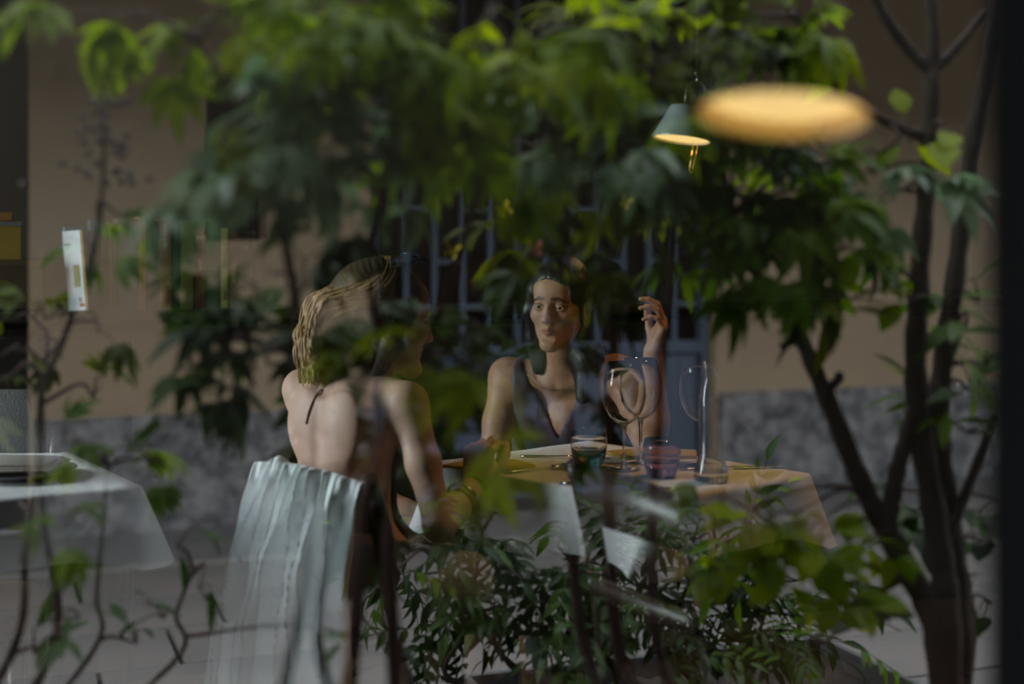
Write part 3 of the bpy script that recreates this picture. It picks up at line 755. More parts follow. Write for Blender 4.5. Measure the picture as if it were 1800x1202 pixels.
# white garment over the chair of the fair-haired woman
gm = thing('white_garment', 'white crumpled cotton wrap hanging in long folds over a chair back', 'garment', W(((CA[0] + CB[0]) / 2, (CA[1] + CB[1]) / 2, 0)), -YAW)
gc = (CA + CB) / 2; ge = (CB - CA); gw = np.linalg.norm(ge); ge /= gw; gf = np.array((-ge[1], ge[0])); gf = gf if gf[1] > 0 else -gf
NS, NT = 300, 70
ridge = [(.02, .030, .9), (.10, .026, 1.4), (.155, .020, 2.0), (.27, .050, .9), (.335, .028, 1.6), (.46, .052, .8), (.60, .030, 1.5), (.66, .022, 1.9), (.78, .034, 1.2), (.90, .030, 1.2), (.98, .03, 1.0)]
V, F = [], []
for j in range(NT):
    t = j / (NT - 1)
    for i in range(NS):
        s = i / (NS - 1)
        if t < .10:                      # the part thrown over the crest, on the sitter's side
            a = t / .10; fw = .035 - .085 * a - .02 * math.sin(math.pi * s); z = .70 + .105 * math.sin(a * math.pi / 2) + .0
            tt = 0
        else:
            tt = (t - .10) / .90; fw = -.05 - .02 * math.sin(math.pi * s) - .055 * tt ** .6; z = .805 - .71 * tt
        z += -.025 * (abs(s - .42) * 1.6) ** 2 * (1 - tt) + .012 * math.exp(-((s - .26) / .05) ** 2) * (1 - tt)
        wd = lerp(1.02, 1.30, min(1, tt * 1.4)); uu = (s - .5) * gw * wd - .012 * tt
        # knots of folds spread down from two gathers near the top
        ss = s + .10 * (1 - min(1, tt * 2.2)) * math.sin(2 * math.pi * s) * -.6
        dp = 0
        for (c_, w_, p_) in ridge:
            cc = c_ + .03 * math.sin(tt * 3 + c_ * 20)
            x_ = abs(ss - cc) / w_
            if x_ < 1.6: dp += (.040 + .045 * tt) * math.exp(-(x_ * 1.7) ** 1.25)
        dp *= min(1, .25 + tt * 3.0)
        dp += .004 * math.sin(s * 70 + tt * 9) * math.sin(tt * 31 + s * 12) + .006 * math.sin(s * 23 + tt * 14)
        if t < .10: dp *= .3
        q = ge * uu + gf * (fw - dp)
        V.append((q[0], q[1], z))
for j in range(NT - 1):
    for i in range(NS - 1):
        F.append((j * NS + i, j * NS + i + 1, (j + 1) * NS + i + 1, (j + 1) * NS + i))
mesh('cloth', V, F, M['gauze'], gm)

# ------------------------------------------------------------------ organic bodies: smooth distance fields turned into one skin
def rot_from(fwd, up=(0, 0, 1), roll=0.0, nod=0.0):
    f = np.array(fwd, float); f /= np.linalg.norm(f); up = np.array(up, float)
    r = np.cross(f, up); r /= np.linalg.norm(r); u = np.cross(r, f)
    B = np.stack([r, f, u], 1)
    c, s = math.cos(nod), math.sin(nod); B = B @ np.array([[1, 0, 0], [0, c, -s], [0, s, c]])
    c, s = math.cos(roll), math.sin(roll); return B @ np.array([[c, 0, s], [0, 1, 0], [-s, 0, c]])
class Field:
    def __init__(self): self.p = []
    def cap(self, a, b, ra, rb=None, k=.02, op='u'):
        self.p.append(('cap', np.array(a, float), np.array(b, float), ra, ra if rb is None else rb, k, op)); return self
    def chain(self, pts, rad, k=.02):
        for i in range(len(pts) - 1): self.cap(pts[i], pts[i + 1], rad[i], rad[i + 1], k)
        return self
    def ell(self, c, r, B=None, k=.02, op='u'):
        self.p.append(('ell', np.array(c, float), np.array(r, float), np.eye(3) if B is None else B, None, k, op)); return self
    def copy(self):
        f = Field(); f.p = list(self.p); return f
    def grid(self, lo, hi, h, fine=()):
        lo, hi = np.array(lo, float), np.array(hi, float); ax = []
        for i in range(3):
            v, a_ = [lo[i]], lo[i]
            while a_ < hi[i]:
                st = h
                for f0, f1, fh in fine:
                    if f0[i] - h <= a_ <= f1[i]: st = min(st, fh)
                a_ += st; v.append(a_)
            ax.append(np.array(v))
        n = np.array([len(a) for a in ax])
        D = np.full(n, .25, np.float32)
        for kind, a, b, c, d, k, op in self.p:
            if kind == 'cap': mn = np.minimum(a - c, b - d); mx = np.maximum(a + c, b + d)
            else: r = b.max(); mn = a - r; mx = a + r
            m = k * 1.2 + .035
            i0 = np.array([max(0, np.searchsorted(ax[i], mn[i] - m) - 1) for i in range(3)]); i1 = np.array([min(n[i], np.searchsorted(ax[i], mx[i] + m) + 1) for i in range(3)])
            if np.any(i1 <= i0): continue
            sl = tuple(slice(i0[i], i1[i]) for i in range(3))
            X = ax[0][sl[0]][:, None, None]; Y = ax[1][sl[1]][None, :, None]; Z = ax[2][sl[2]][None, None, :]
            if kind == 'cap':
                ba = b - a; L2 = max(1e-9, ba @ ba)
                t = np.clip(((X - a[0]) * ba[0] + (Y - a[1]) * ba[1] + (Z - a[2]) * ba[2]) / L2, 0, 1)
                q = np.sqrt((X - a[0] - ba[0] * t) ** 2 + (Y - a[1] - ba[1] * t) ** 2 + (Z - a[2] - ba[2] * t) ** 2) - (c + (d - c) * t)
            else:
                dx, dy, dz = X - a[0], Y - a[1], Z - a[2]
                l = [(dx * c[0, i] + dy * c[1, i] + dz * c[2, i]) for i in range(3)]
                k0 = np.sqrt(sum((l[i] / b[i]) ** 2 for i in range(3))); k1 = np.sqrt(sum((l[i] / b[i] ** 2) ** 2 for i in range(3)))
                q = k0 * (k0 - 1) / np.maximum(k1, 1e-6)
            A = D[sl]
            if op == 'u':
                hh = np.clip(.5 + .5 * (q - A) / k, 0, 1); D[sl] = q * (1 - hh) + A * hh - k * hh * (1 - hh)
            else:
                q = -q; hh = np.clip(.5 - .5 * (q - A) / k, 0, 1); D[sl] = q * (1 - hh) + A * hh + k * hh * (1 - hh)
        return ax, D
def nets(ax, D):
    n = np.array(D.shape)
    s = D < 0
    c = [np.s_[:-1], np.s_[1:]]
    cnt = np.zeros(n - 1, np.int8)
    for i in (0, 1):
        for j in (0, 1):
            for k in (0, 1): cnt += s[c[i], c[j], c[k]]
    act = (cnt > 0) & (cnt < 8)
    idx = np.full(n - 1, -1, np.int64); I = np.argwhere(act); idx[act] = np.arange(len(I))
    pos = np.zeros((len(I), 3)); w = np.zeros(len(I))
    cor = [(i, j, k) for i in (0, 1) for j in (0, 1) for k in (0, 1)]
    for a in cor:
        for ax_ in range(3):
            if a[ax_]: continue
            b = list(a); b[ax_] = 1
            va = D[I[:, 0] + a[0], I[:, 1] + a[1], I[:, 2] + a[2]]; vb = D[I[:, 0] + b[0], I[:, 1] + b[1], I[:, 2] + b[2]]
            m = (va < 0) != (vb < 0)
            t = np.where(m, va / np.where(m, va - vb, 1), 0)
            p = np.tile(np.array(a, float), (len(I), 1)); p[:, ax_] = t
            pos[m] += p[m]; w += m
    pos = pos / w[:, None] + I
    pos = np.stack([np.interp(pos[:, i], np.arange(n[i]), ax[i]) for i in range(3)], 1)
    Q = []
    for a in range(3):
        b, c_ = (a + 1) % 3, (a + 2) % 3
        s0 = [slice(None)] * 3; s1 = [slice(None)] * 3; s0[a] = slice(None, -1); s1[a] = slice(1, None)
        e = s[tuple(s0)] != s[tuple(s1)]
        E_ = np.argwhere(e)
        E_ = E_[(E_[:, b] > 0) & (E_[:, c_] > 0) & (E_[:, b] < n[b] - 1) & (E_[:, c_] < n[c_] - 1)]
        ins = s[E_[:, 0], E_[:, 1], E_[:, 2]]
        def cell(db, dc):
            J = E_.copy(); J[:, b] += db; J[:, c_] += dc; return idx[J[:, 0], J[:, 1], J[:, 2]]
        q = np.stack([cell(-1, -1), cell(0, -1), cell(0, 0), cell(-1, 0)], 1)
        q[~ins] = q[~ins][:, ::-1]
        Q.append(q)
    Q = np.concatenate(Q); Q = Q[(Q >= 0).all(1)]
    return pos, Q
def smooth_mesh(V, Q, it=2, lam=.5):
    for _ in range(it):
        A = np.zeros_like(V); c = np.zeros(len(V))
        for i in range(4):
            j = (i + 1) % 4
            np.add.at(A, Q[:, i], V[Q[:, j]]); np.add.at(c, Q[:, i], 1); np.add.at(A, Q[:, j], V[Q[:, i]]); np.add.at(c, Q[:, j], 1)
        V = V + lam * (A / np.maximum(c, 1)[:, None] - V)
    return V
def np_mesh(name, V, Q, m, parent, tint=None):
    me = bpy.data.meshes.new(name)
    me.vertices.add(len(V)); me.vertices.foreach_set('co', np.asarray(V, np.float32).ravel())
    me.loops.add(Q.size); me.loops.foreach_set('vertex_index', np.asarray(Q, np.int32).ravel())
    me.polygons.add(len(Q)); me.polygons.foreach_set('loop_start', np.arange(0, Q.size, 4, dtype=np.int32))
    me.polygons.foreach_set('use_smooth', np.ones(len(Q), bool))
    me.update(calc_edges=True); me.validate()
    me.materials.append(m)
    if tint is not None:
        a = me.color_attributes.new('tint', 'FLOAT_COLOR', 'POINT')
        a.data.foreach_set('color', np.concatenate([tint, np.ones((len(tint), 1))], 1).astype(np.float32).ravel())
    return link(name, me, parent)
def skin_of(field, lo, hi, h, fine, it=1):
    V, Q = nets(*field.grid(lo, hi, h, fine)); return smooth_mesh(V, Q, it, .35), Q

def add_head(F, o, B, s=1.0, ears=True):
    T = lambda p: o + B @ (np.array(p) * s)
    E3 = lambda p, r, k=.02, op='u', extra=None: F.ell(T(p), np.array(r) * s, B if extra is None else B @ extra, k, op)
    C3 = lambda a, b, ra, rb=None, k=.015, op='u': F.cap(T(a), T(b), ra * s, (ra if rb is None else rb) * s, k, op)
    E3((0, -.018, .045), (.071, .090, .083), .01)
    E3((0, .022, -.025), (.060, .062, .085), .03)
    C3((-.040, .004, -.058), (-.010, .062, -.100), .016, .014, .03); C3((.040, .004, -.058), (.010, .062, -.100), .016, .014, .03)
    C3((-.006, .071, -.102), (.006, .071, -.102), .0155, k=.02)
    E3((-.040, .052, -.022), (.022, .024, .020), .02); E3((.040, .052, -.022), (.022, .024, .020), .02)
    C3((-.034, .070, .024), (-.010, .080, .022), .011, k=.014); C3((.034, .070, .024), (.010, .080, .022), .011, k=.014)
    E3((0, .052, .052), (.054, .030, .040), .02)
    for sg in (-1, 1): E3((sg * .031, .096, .003), (.019, .020, .013), .012, 's')
    C3((0, .082, .012), (0, .100, -.026), .0066, .0090, .012)
    E3((0, .1025, -.031), (.0092, .0085, .0080), .008)
    for sg in (-1, 1): E3((sg * .0115, .095, -.034), (.0072, .0095, .0068), .007)
    for sg in (-1, 1): C3((sg * .005, .084, -.042), (sg * .004, .080, -.050), .0045, k=.008)
    C3((-.0255, .066, -.0630), (0, .0825, -.0595), .0036, .0056, .007); C3((.0255, .066, -.0630), (0, .0825, -.0595), .0036, .0056, .007)
    C3((-.021, .068, -.0685), (0, .0805, -.0712), .0042, .0068, .007); C3((.021, .068, -.0685), (0, .0805, -.0712), .0042, .0068, .007)
    C3((-.025, .0725, -.0655), (0, .0885, -.0650), .0013, k=.003, op='s'); C3((.025, .0725, -.0655), (0, .0885, -.0650), .0013, k=.003, op='s')
    C3((-.010, .0885, -.084), (.010, .0885, -.084), .006, k=.010, op='s')
    for sg in (-1, 1):                                   # lids around the eyeball
        E3((sg * .031, .0715, .003), (.0162, .0150, .0135), .006)
        E3((sg * .031, .089, .0014), (.0145, .012, .0040), .003, 's')
    if ears:
        for sg in (-1, 1):
            rot = np.array([[math.cos(.35 * sg), math.sin(.35 * sg), 0], [-math.sin(.35 * sg), math.cos(.35 * sg), 0], [0, 0, 1]])
            E3((sg * .073, -.012, -.012), (.008, .019, .031), .006, 'u', rot)
            E3((sg * .078, -.008, -.008), (.005, .010, .018), .004, 's', rot)
    return T
def head_tint(V, o, B, s, skin, lip, brow):
    q = ((V - o) @ B) / s
    t = np.tile(np.array(skin), (len(V), 1)); t2 = lambda c: np.array(c)
    def blend(m, c):
        m = np.clip(m, 0, 1)[:, None]; nonlocal t; t = t * (1 - m) + t2(c) * m
    x, y, z = np.abs(q[:, 0]), q[:, 1], q[:, 2]
    front = y > .055
    lipm = front * np.clip(1.6 - np.maximum(x / .0265, np.abs(z + .0652 + .05 * x) / (.0125 * np.clip(1.05 - x / .032, .14, 1))) * 1.2, 0, 1)
    blend(lipm, lip)
    bz = .0245 + .12 * x - 2.2 * np.maximum(0, x - .030) ** 1 * .35
    blend((y > .05) * (np.clip(1.5 - np.abs(z - bz) / .0042, 0, 1)) * (x > .009) * (x < .052) * np.clip((.056 - x) / .012, .3, 1) * .92, brow)
    e = np.sqrt(((x - .031) / .0165) ** 2 + ((z - .003) / .0085) ** 2)
    blend((y > .05) * np.clip(1 - np.abs(e - .98) / .30, 0, 1) * np.where(z > .003, .9, .4), (.02, .012, .01))
    blend((y > .045) * np.exp(-(((x - .042) / .018) ** 2 + ((z + .03) / .016) ** 2)) * .25, tuple(np.array(lip) * .9 + .1))
    return t
def add_eyes(o, B, s, k0, parent):
    ir = mat('brown_iris', (.035, .018, .008), None, 9, .25); wh = mat('eye_white', (.36, .33, .30), None, 9, .25); pu = mat('pupil', (.003, .003, .003), None, 9, .1)
    for sg in (-1, 1):
        c = o + B @ (np.array((sg * .031, .0695, .003)) * s)
        r = .0128 * s
        V, F_ = lathe([(r * math.sin(a), r * math.cos(a)) for a in np.linspace(0.001, math.pi - .001, 17)], 20)
        V = [tuple(c - k0 + B @ np.array((x, z, -y))) for x, y, z in V]
        eo = mesh('eye', V, F_, wh, parent)
        eo.data.materials.append(ir); eo.data.materials.append(pu)
        gaze = B @ np.array((-.20, 1, -.02)); gaze /= np.linalg.norm(gaze)
        for p in eo.data.polygons:
            dd = (np.array(p.center) - (c - k0)); dd /= np.linalg.norm(dd); an = math.acos(max(-1, min(1, dd @ gaze)))
            p.material_index = 2 if an < .24 else (1 if an < .60 else 0)
def add_hand(F, wrist, d, n, side, curl, size=1.0, thumb=.5, spread=.10, k=.007):
    d = np.array(d, float); d /= np.linalg.norm(d); n = np.array(n, float); n -= d * (n @ d); n /= np.linalg.norm(n); l = np.cross(d, n) * side
    s = size; w = np.array(wrist, float)
    base = [w + d * .080 * s + l * .030 * s, w + d * .086 * s + l * .010 * s, w + d * .083 * s - l * .010 * s, w + d * .075 * s - l * .028 * s]
    for i, b in enumerate(base): F.cap(w + l * (.014 - .0095 * i) * s + d * .012 * s, b, .0135 * s, .0105 * s, .014)
    F.ell(w + d * .045 * s + n * .004 * s, (.036 * s, .030 * s, .0145 * s), np.stack([d, l, n], 1), .012)
    lens = [(.040, .024, .019), (.045, .028, .020), (.041, .026, .020), (.033, .020, .018)]
    tips = []
    for i, b in enumerate(base):
        a = curl[i]; p = b.copy(); sp = spread * (1.5 - i) / 1.5
        dir0 = d + l * sp; dir0 /= np.linalg.norm(dir0); ang = 0; r = .0088 * s * (1, 1, .97, .88)[i]
        for j, Ls in enumerate(lens[i]):
            ang += a * (1, 1.1, .7)[j]
            v = dir0 * math.cos(ang) + n * math.sin(ang)
            q = p + v * Ls * s; F.cap(p, q, r, r * .90, .004); p = q; r *= .90
        tips.append(p)
    t0 = w + d * .022 * s + l * .024 * s + n * .006 * s
    t1 = t0 + (d * .55 + l * .62 + n * .35) * .042 * s
    t2 = t1 + (d * (.85) + l * (.40 - thumb) + n * (.30 + thumb * .5)) * .034 * s
    t3 = t2 + (d * (.85) + l * (.05 - thumb) + n * (.30 + thumb * .6)) * .026 * s
    F.cap(t0, t1, .0135 * s, .0108 * s, .012); F.cap(t1, t2, .0105 * s, .0095 * s, .005); F.cap(t2, t3, .0095 * s, .0080 * s, .004)
    return tips

def rel(V, k0): return V - k0
def unit(v): v = np.array(v, float); return v / np.linalg.norm(v)
def clothe(name, field, lo, hi, h, off, cut, k0, parent, m, it=2):
    ax, D = field.grid(lo, hi, h)
    X, Y, Z = np.meshgrid(*ax, indexing='ij')
    D = np.maximum(D - off, cut(X, Y, Z)); V, Q = nets(ax, D.astype(np.float32)); V = smooth_mesh(V, Q, it, .45)
    return np_mesh(name, V - k0, Q, m, parent)

# ---- dark-haired woman facing the window
def woman_dark():
    s = .90
    o = K(982, 537, 3.60); hf = (-.37, -.93, -.03); HB = rot_from(hf, roll=R(-2), nod=R(-1))
    pel = np.array((.12, 3.93, .55)); tf = unit((-.34, -.94, 0)); tr = np.array((tf[1], -tf[0], 0)); up = np.array((0, 0, 1.0))
    TB = np.stack([tr, tf, up], 1)
    k0 = np.array((pel[0], pel[1], 0))
    body = Field(); T = add_head(body, o, HB, s)
    nb_ = K(987, 656, 3.69); ch = np.array((.118, 3.775, .80))
    torso = Field()
    torso.ell(ch, (.132, .092, .135), TB, .03).ell(ch + np.array((.0, .045, -.13)), (.112, .085, .12), TB, .05).ell(pel + np.array((0, 0, -.01)), (.165, .125, .115), TB, .05)
    for sg in (-1, 1): torso.ell(ch + tr * sg * .058 + tf * .072 + up * -.015, (.048, .042, .048), TB, .03)
    shR = nb_ + tr * .148 + up * -.012; shL = nb_ - tr * .150 + up * .004          # tr points to her right (left in the picture)
    for sh in (shR, shL): torso.cap(nb_ + up * -.012 - tf * .005, sh, .046, .047, .03)
    torso.cap(ch + tr * .05, shR - up * .03 - tr * .02, .06, .05, .04); torso.cap(ch - tr * .05, shL - up * .03 + tr * .02, .06, .05, .04)
    body.p += torso.p
    body.cap(T((0, -.022, -.055)), nb_ + up * .0, .044 * s, .047, .03)
    for sg in (-1, 1): body.cap(nb_ + tr * sg * .018 + tf * .040 - up * .028, nb_ + tr * sg * .12 + tf * .028 - up * .010, .010, .008, .016)
    # raised arm (right in the picture)
    el = K(1150, 803, 3.50); wr = K(1148, 617, 3.44)
    body.chain([shL, lerp(shL, el, .5), el], [.045, .041, .035], .02); body.chain([el, lerp(el, wr, .35), wr], [.036, .038, .0235], .015)
    add_hand(body, wr, (.30, -.25, .92), (-.93, -.10, .38), -1, (.62, .66, .74, .82), .93, .25, .12)
    # resting arm
    el2 = shR + np.array((-.045, -.05, -.235)); wr2 = np.array((-.02, 3.56, .655))
    body.chain([shR, lerp(shR, el2, .5), el2], [.045, .041, .035], .02); body.chain([el2, lerp(el2, wr2, .35), wr2], [.036, .036, .024], .015)
    add_hand(body, wr2, unit((.8, -.35, -.25)), (0, 0, -1), 1, (.25, .28, .3, .34), .93, .3)
    legs = Field()
    for sg in (-1, 1):
        hip = pel + tr * sg * .08; kn = pel + tr * sg * .075 + tf * .40 + up * -.04; an = np.array((kn[0], kn[1], .085)) - tf * .03
        legs.chain([hip, kn], [.080, .058], .03); legs.chain([kn, lerp(kn, an, .35), an], [.055, .050, .034], .02)
        legs.cap(an - up * .03 - tf * .02, an - up * .05 + tf * .14, .034, .024, .02)
    body.p += legs.p
    P = np.array([0, 0, 0])
    hb_lo, hb_hi = o + np.array((-.13, -.15, -.135)), o + np.array((.13, .15, .16))
    zc_ = hb_lo[2]
    wl, wh_ = wr + np.array((-.11, -.11, -.03)), wr + np.array((.11, .11, .20))
    V, Q = skin_of(body, (-.30, 3.30, -.01), (.48, 4.14, hb_hi[2] + .02), .0068, [(hb_lo, hb_hi, .0025), (wl, wh_, .0032)])
    tint = head_tint(V, o, HB, s, (.38, .205, .120), (.25, .075, .055), (.022, .012, .009))
    root = thing('person', 'dark-haired woman in a plum V-neck top raising one hand at the table', 'person', W(k0), -YAW)
    np_mesh('body', V - k0, Q, M['skin'], root, tint)
    add_eyes(o, HB, s, k0, root)
    dress = torso.copy(); dress.p += legs.p
    def cut(X, Y, Z):
        x = (X - nb_[0]) * tr[0] + (Y - nb_[1]) * tr[1]; y = (X - nb_[0]) * tf[0] + (Y - nb_[1]) * tf[1]; z = Z - nb_[2]
        neck = np.where(y > -.01, z - (-.165 + np.abs(x) * 2.0), z - (-.045 + np.abs(x) * .4))
        side = np.abs(x) - (.118 + np.maximum(0, -.10 - z) * .8)
        return np.maximum(np.maximum(neck, side) , .42 - Z)
    clothe('plum_top', dress, (-.25, 3.35, .38), (.48, 4.14, .99), .0065, .0075, cut, k0, root, M['blackcloth'])
    hair = Field(); TE = lambda p, r, k=.02, op='u': hair.ell(T(p), np.array(r) * s, HB, k, op)
    TE((0, -.020, .050), (.084, .106, .094)); TE((0, -.060, -.03), (.074, .052, .110), .03)
    TE((0, .082, -.030), (.060, .064, .098), .014, 's')
    TE((.006, .078, .036), (.036, .050, .038), .014, 's')
    hair.chain([T((.066, .030, .045)), T((.080, .012, -.02)), T((.078, -.020, -.10)), T((.070, -.030, -.19))], [.017, .017, .023, .014], .02)
    hair.chain([T((-.060, .020, .060)), T((-.076, -.020, .020)), T((-.080, -.045, -.06)), T((-.078, -.040, -.15)), T((-.070, -.02, -.255))], [.020, .020, .030, .037, .020], .02)
    hair.chain([T((-.03, -.06, -.08)), T((-.05, -.06, -.20))], [.05, .02], .03)
    TE((-.083, .004, -.022), (.016, .022, .036), .008, 's')
    ax, D = hair.grid(o + np.array((-.16, -.16, -.30)), o + np.array((.16, .18, .16)), .0040)
    X, Y, Z = np.meshgrid(*ax, indexing='ij')
    D = D + (.0007 * np.sin(X * 520 + Y * 300 + 14 * np.sin(Z * 13))).astype(np.float32)
    Vh, Qh = nets(ax, D); Vh = smooth_mesh(Vh, Qh, 1, .3)
    np_mesh('hair', Vh - k0, Qh, M['hairblack'], root)
    for j in range(3):                                   # hoops climbing the ear
        c = T((-.079, -.006 - .004 * j, -.040 + .010 * j)) - k0; r = .0075 - .0012 * j
        pts = [tuple(c + HB @ np.array((r * .35 * math.cos(a), r * math.sin(a), r * math.cos(a) - r))) for a in np.linspace(0, 2 * math.pi, 15)]
        mesh('hoop_earring', *tube(pts, .0011, 6), M['gold'], root)
    pts = [tuple(nb_ - k0 + tr * .075 * math.cos(a) + tf * (.055 - .004 + .012 * math.sin(a)) + up * (.012 - .050 * math.sin(a))) for a in np.linspace(.1, math.pi - .1, 15)]
    mesh('necklace', *tube(pts, .0012, 5), M['gold'], root)
    return root
woman_dark()

# ---- fair-haired woman seen from behind, in profile
def woman_fair():
    s = .98
    o = K(684, 563, 3.08); HB = rot_from((.87, .47, -.06), roll=R(0), nod=R(-4))
    tf = unit((.62, .78, 0)); tr = np.array((tf[1], -tf[0], 0)); up = np.array((0, 0, 1.0)); TB = np.stack([tr, tf, up], 1)
    pel = np.array((-.315, 2.985, .555)); k0 = np.array((pel[0], pel[1], 0))
    lean = rot_from(tf, (tf[0] * .28 + .06, tf[1] * .28, .95))
    ch = np.array((-.350, 3.01, .835)); nb_ = np.array((-.312, 3.045, .965))
    body = Field(); T = add_head(body, o, HB, s)
    torso = Field()
    torso.ell(ch, (.126, .082, .135), lean, .03).ell(ch + np.array((.0, -.01, -.135)), (.112, .084, .12), TB, .05).ell(pel, (.160, .125, .115), TB, .05)
    for sg in (-1, 1): torso.ell(ch + tr * sg * .06 + tf * .072 - up * .02, (.046, .042, .046), TB, .03)
    shL = np.array((-.462, 3.13, .925)); shR = np.array((-.215, 2.94, .915))
    for sh in (shL, shR): torso.cap(nb_ - up * .03, sh, .043, .038, .035)
    torso.cap(ch - tr * .06 + up * .02, shL - up * .04 + tr * .02, .056, .042, .04); torso.cap(ch + tr * .06 + up * .02, shR - up * .04 - tr * .02, .056, .042, .04)
    for sg in (-1, 1): torso.ell(ch + tr * sg * .062 - tf * .062 + up * .045, (.034, .012, .055), lean, .05)      # shoulder blades
    body.p += torso.p
    body.cap(ch - tf * .098 - up * .12, ch - tf * .098 + up * .08, .010, .008, .020, 's')                             # hollow of the spine
    body.cap(T((0, -.03, -.055)), nb_, .043, .047, .03)
    el = K(772, 925, 2.86); wr = K(836, 852, 2.96)
    body.chain([shR, lerp(shR, el, .5), el], [.038, .034, .030], .02); body.chain([el, lerp(el, wr, .4), wr], [.032, .031, .0225], .015)
    add_hand(body, wr, unit((.10, .12, .98)), unit((.35, .93, -.10)), -1, (1.15, 1.2, 1.25, 1.25), .93, .35, .08)
    el2 = shL + np.array((.10, .14, -.24)); wr2 = K(850, 985, 3.16)
    body.chain([shL, lerp(shL, el2, .5), el2], [.038, .034, .030], .02); body.chain([el2, lerp(el2, wr2, .4), wr2], [.036, .034, .023], .015)
    add_hand(body, wr2, unit((.95, -.1, -.2)), (0, 0, -1), -1, (.25, .3, .3, .35), .93, .3)
    legs = Field()
    for sg, kd in ((-1, (.47, .14)), (1, (.46, .12))):
        hip = pel + tr * sg * .085 - up * .02; kn = hip + np.array((kd[0], kd[1], -.065)); an = np.array((kn[0] + .02, kn[1], .085))
        legs.chain([hip, kn], [.082, .060], .03); legs.chain([kn, lerp(kn, an, .35), an], [.056, .050, .034], .02)
        legs.cap(an - up * .03 - np.array((.03, 0, 0)), an - up * .05 + np.array((.13, .02, 0)), .033, .023, .02)
    body.p += legs.p
    hb_lo, hb_hi = o + np.array((-.13, -.13, -.115)), o + np.array((.15, .15, .16))
    wl, wh_ = wr + np.array((-.09, -.07, -.02)), wr + np.array((.10, .13, .15))
    V, Q = skin_of(body, (-.60, 2.70, -.01), (.42, 3.45, hb_hi[2] + .02), .0068, [(hb_lo, hb_hi, .0032), (wl, wh_, .0032)])
    tint = head_tint(V, o, HB, s, (.60, .375, .29), (.42, .15, .12), (.10, .06, .03))
    root = thing('person', 'fair-haired woman with a bare back seated sideways at the table', 'person', W(k0), -YAW)
    np_mesh('body', V - k0, Q, M['skin'], root, tint)
    add_eyes(o, HB, s, k0, root)
    def cut_top(X, Y, Z):
        y = (X - ch[0]) * tf[0] + (Y - ch[1]) * tf[1]; x = (X - ch[0]) * tr[0] + (Y - ch[1]) * tr[1]
        return np.maximum(np.maximum(.015 - y + np.maximum(0, .02 - (Z - ch[2] + .12)) * .0, Z - (nb_[2] - .03 - .8 * np.abs(x))), .60 - Z)
    clothe('halter_top', torso, (-.60, 2.80, .58), (.0, 3.30, 1.0), .006, .006, cut_top, k0, root, M['darktop'])
    low = torso.copy(); low.p += legs.p
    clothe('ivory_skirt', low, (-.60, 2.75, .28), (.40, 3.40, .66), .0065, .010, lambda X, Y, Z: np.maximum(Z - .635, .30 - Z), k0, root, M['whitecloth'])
    # halter cord falling down the back
    from mathutils.bvhtree import BVHTree
    bvh = BVHTree.FromPolygons([Vector(v) for v in V], [tuple(int(i) for i in q) for q in Q])
    kk = []
    for px, py in ((566, 684), (556, 694), (549, 708), (543, 724), (538, 745)):
        e0 = Vector((0, 0, ZC)); dr = (Vector(K(px, py, 3.0)) - e0).normalized(); hit = bvh.ray_cast(e0, dr)[0]
        if hit is not None: kk.append(np.array(hit - dr * .002))
    pts = spline([tuple(q - k0) for q in kk], 5)
    mesh('halter_cord', *tube(pts, [.0014 + .0012 * i / len(pts) for i in range(len(pts))], 6), mat('brown_cord', (.16, .09, .06), None, 9, .8), root)
    # hair: dark under-volume plus wavy locks
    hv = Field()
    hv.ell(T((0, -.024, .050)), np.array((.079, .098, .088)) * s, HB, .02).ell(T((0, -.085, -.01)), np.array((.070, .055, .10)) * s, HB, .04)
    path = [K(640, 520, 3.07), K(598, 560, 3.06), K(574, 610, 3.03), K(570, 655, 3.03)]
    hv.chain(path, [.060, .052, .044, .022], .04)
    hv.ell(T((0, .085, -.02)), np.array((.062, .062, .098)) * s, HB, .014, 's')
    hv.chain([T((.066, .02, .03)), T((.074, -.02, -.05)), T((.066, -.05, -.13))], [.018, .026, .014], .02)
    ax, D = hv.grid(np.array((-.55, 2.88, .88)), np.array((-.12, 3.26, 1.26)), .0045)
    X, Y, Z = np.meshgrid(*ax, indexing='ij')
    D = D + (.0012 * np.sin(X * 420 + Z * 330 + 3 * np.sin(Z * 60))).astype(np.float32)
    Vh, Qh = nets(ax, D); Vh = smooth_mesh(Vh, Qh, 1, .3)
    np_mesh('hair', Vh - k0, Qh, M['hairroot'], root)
    locks = []
    rr = random.Random(5)
    crown = T((0, -.02, .138))
    for i in range(620):
        phi = rr.uniform(-.9, 1.25); a = math.sin(phi); b = rr.random()
        side = a * .085
        p0 = T((.035 * a, -.030 + .03 * rr.random(), .140))
        p1 = T((.091 * a, -.016 - .108 * math.cos(phi), .072 - .03 * b))
        sw = HB[:, 0] * side
        ba = -HB[:, 1]
        p2 = path[1] + sw * .75 + ba * rr.uniform(.042, .064) + up * rr.uniform(-.02, .035)
        p3 = path[2] + sw * .65 + ba * rr.uniform(.030, .056) + up * rr.uniform(-.02, .02)
        p4 = path[3] + sw * .65 + ba * rr.uniform(-.01, .044) + up * rr.uniform(-.035, .02)
        pts = spline([p0, p1, p2, p3, p4], 9); m = len(pts); phs = rr.uniform(0, 6.28); am = rr.uniform(.003, .009)
        out = []
        for j, q in enumerate(pts):
            f_ = j / m; w_ = am * max(0, f_ - .25) * 1.4
            out.append(tuple(np.array(q) - k0 + HB[:, 0] * w_ * math.sin(phs + f_ * 17) + ba * w_ * math.cos(phs * 1.3 + f_ * 15)))
        locks.append(tube(out, [.0010 + .0021 * math.sin(math.pi * min(1, .12 + .88 * j / m)) for j in range(m)], 4))
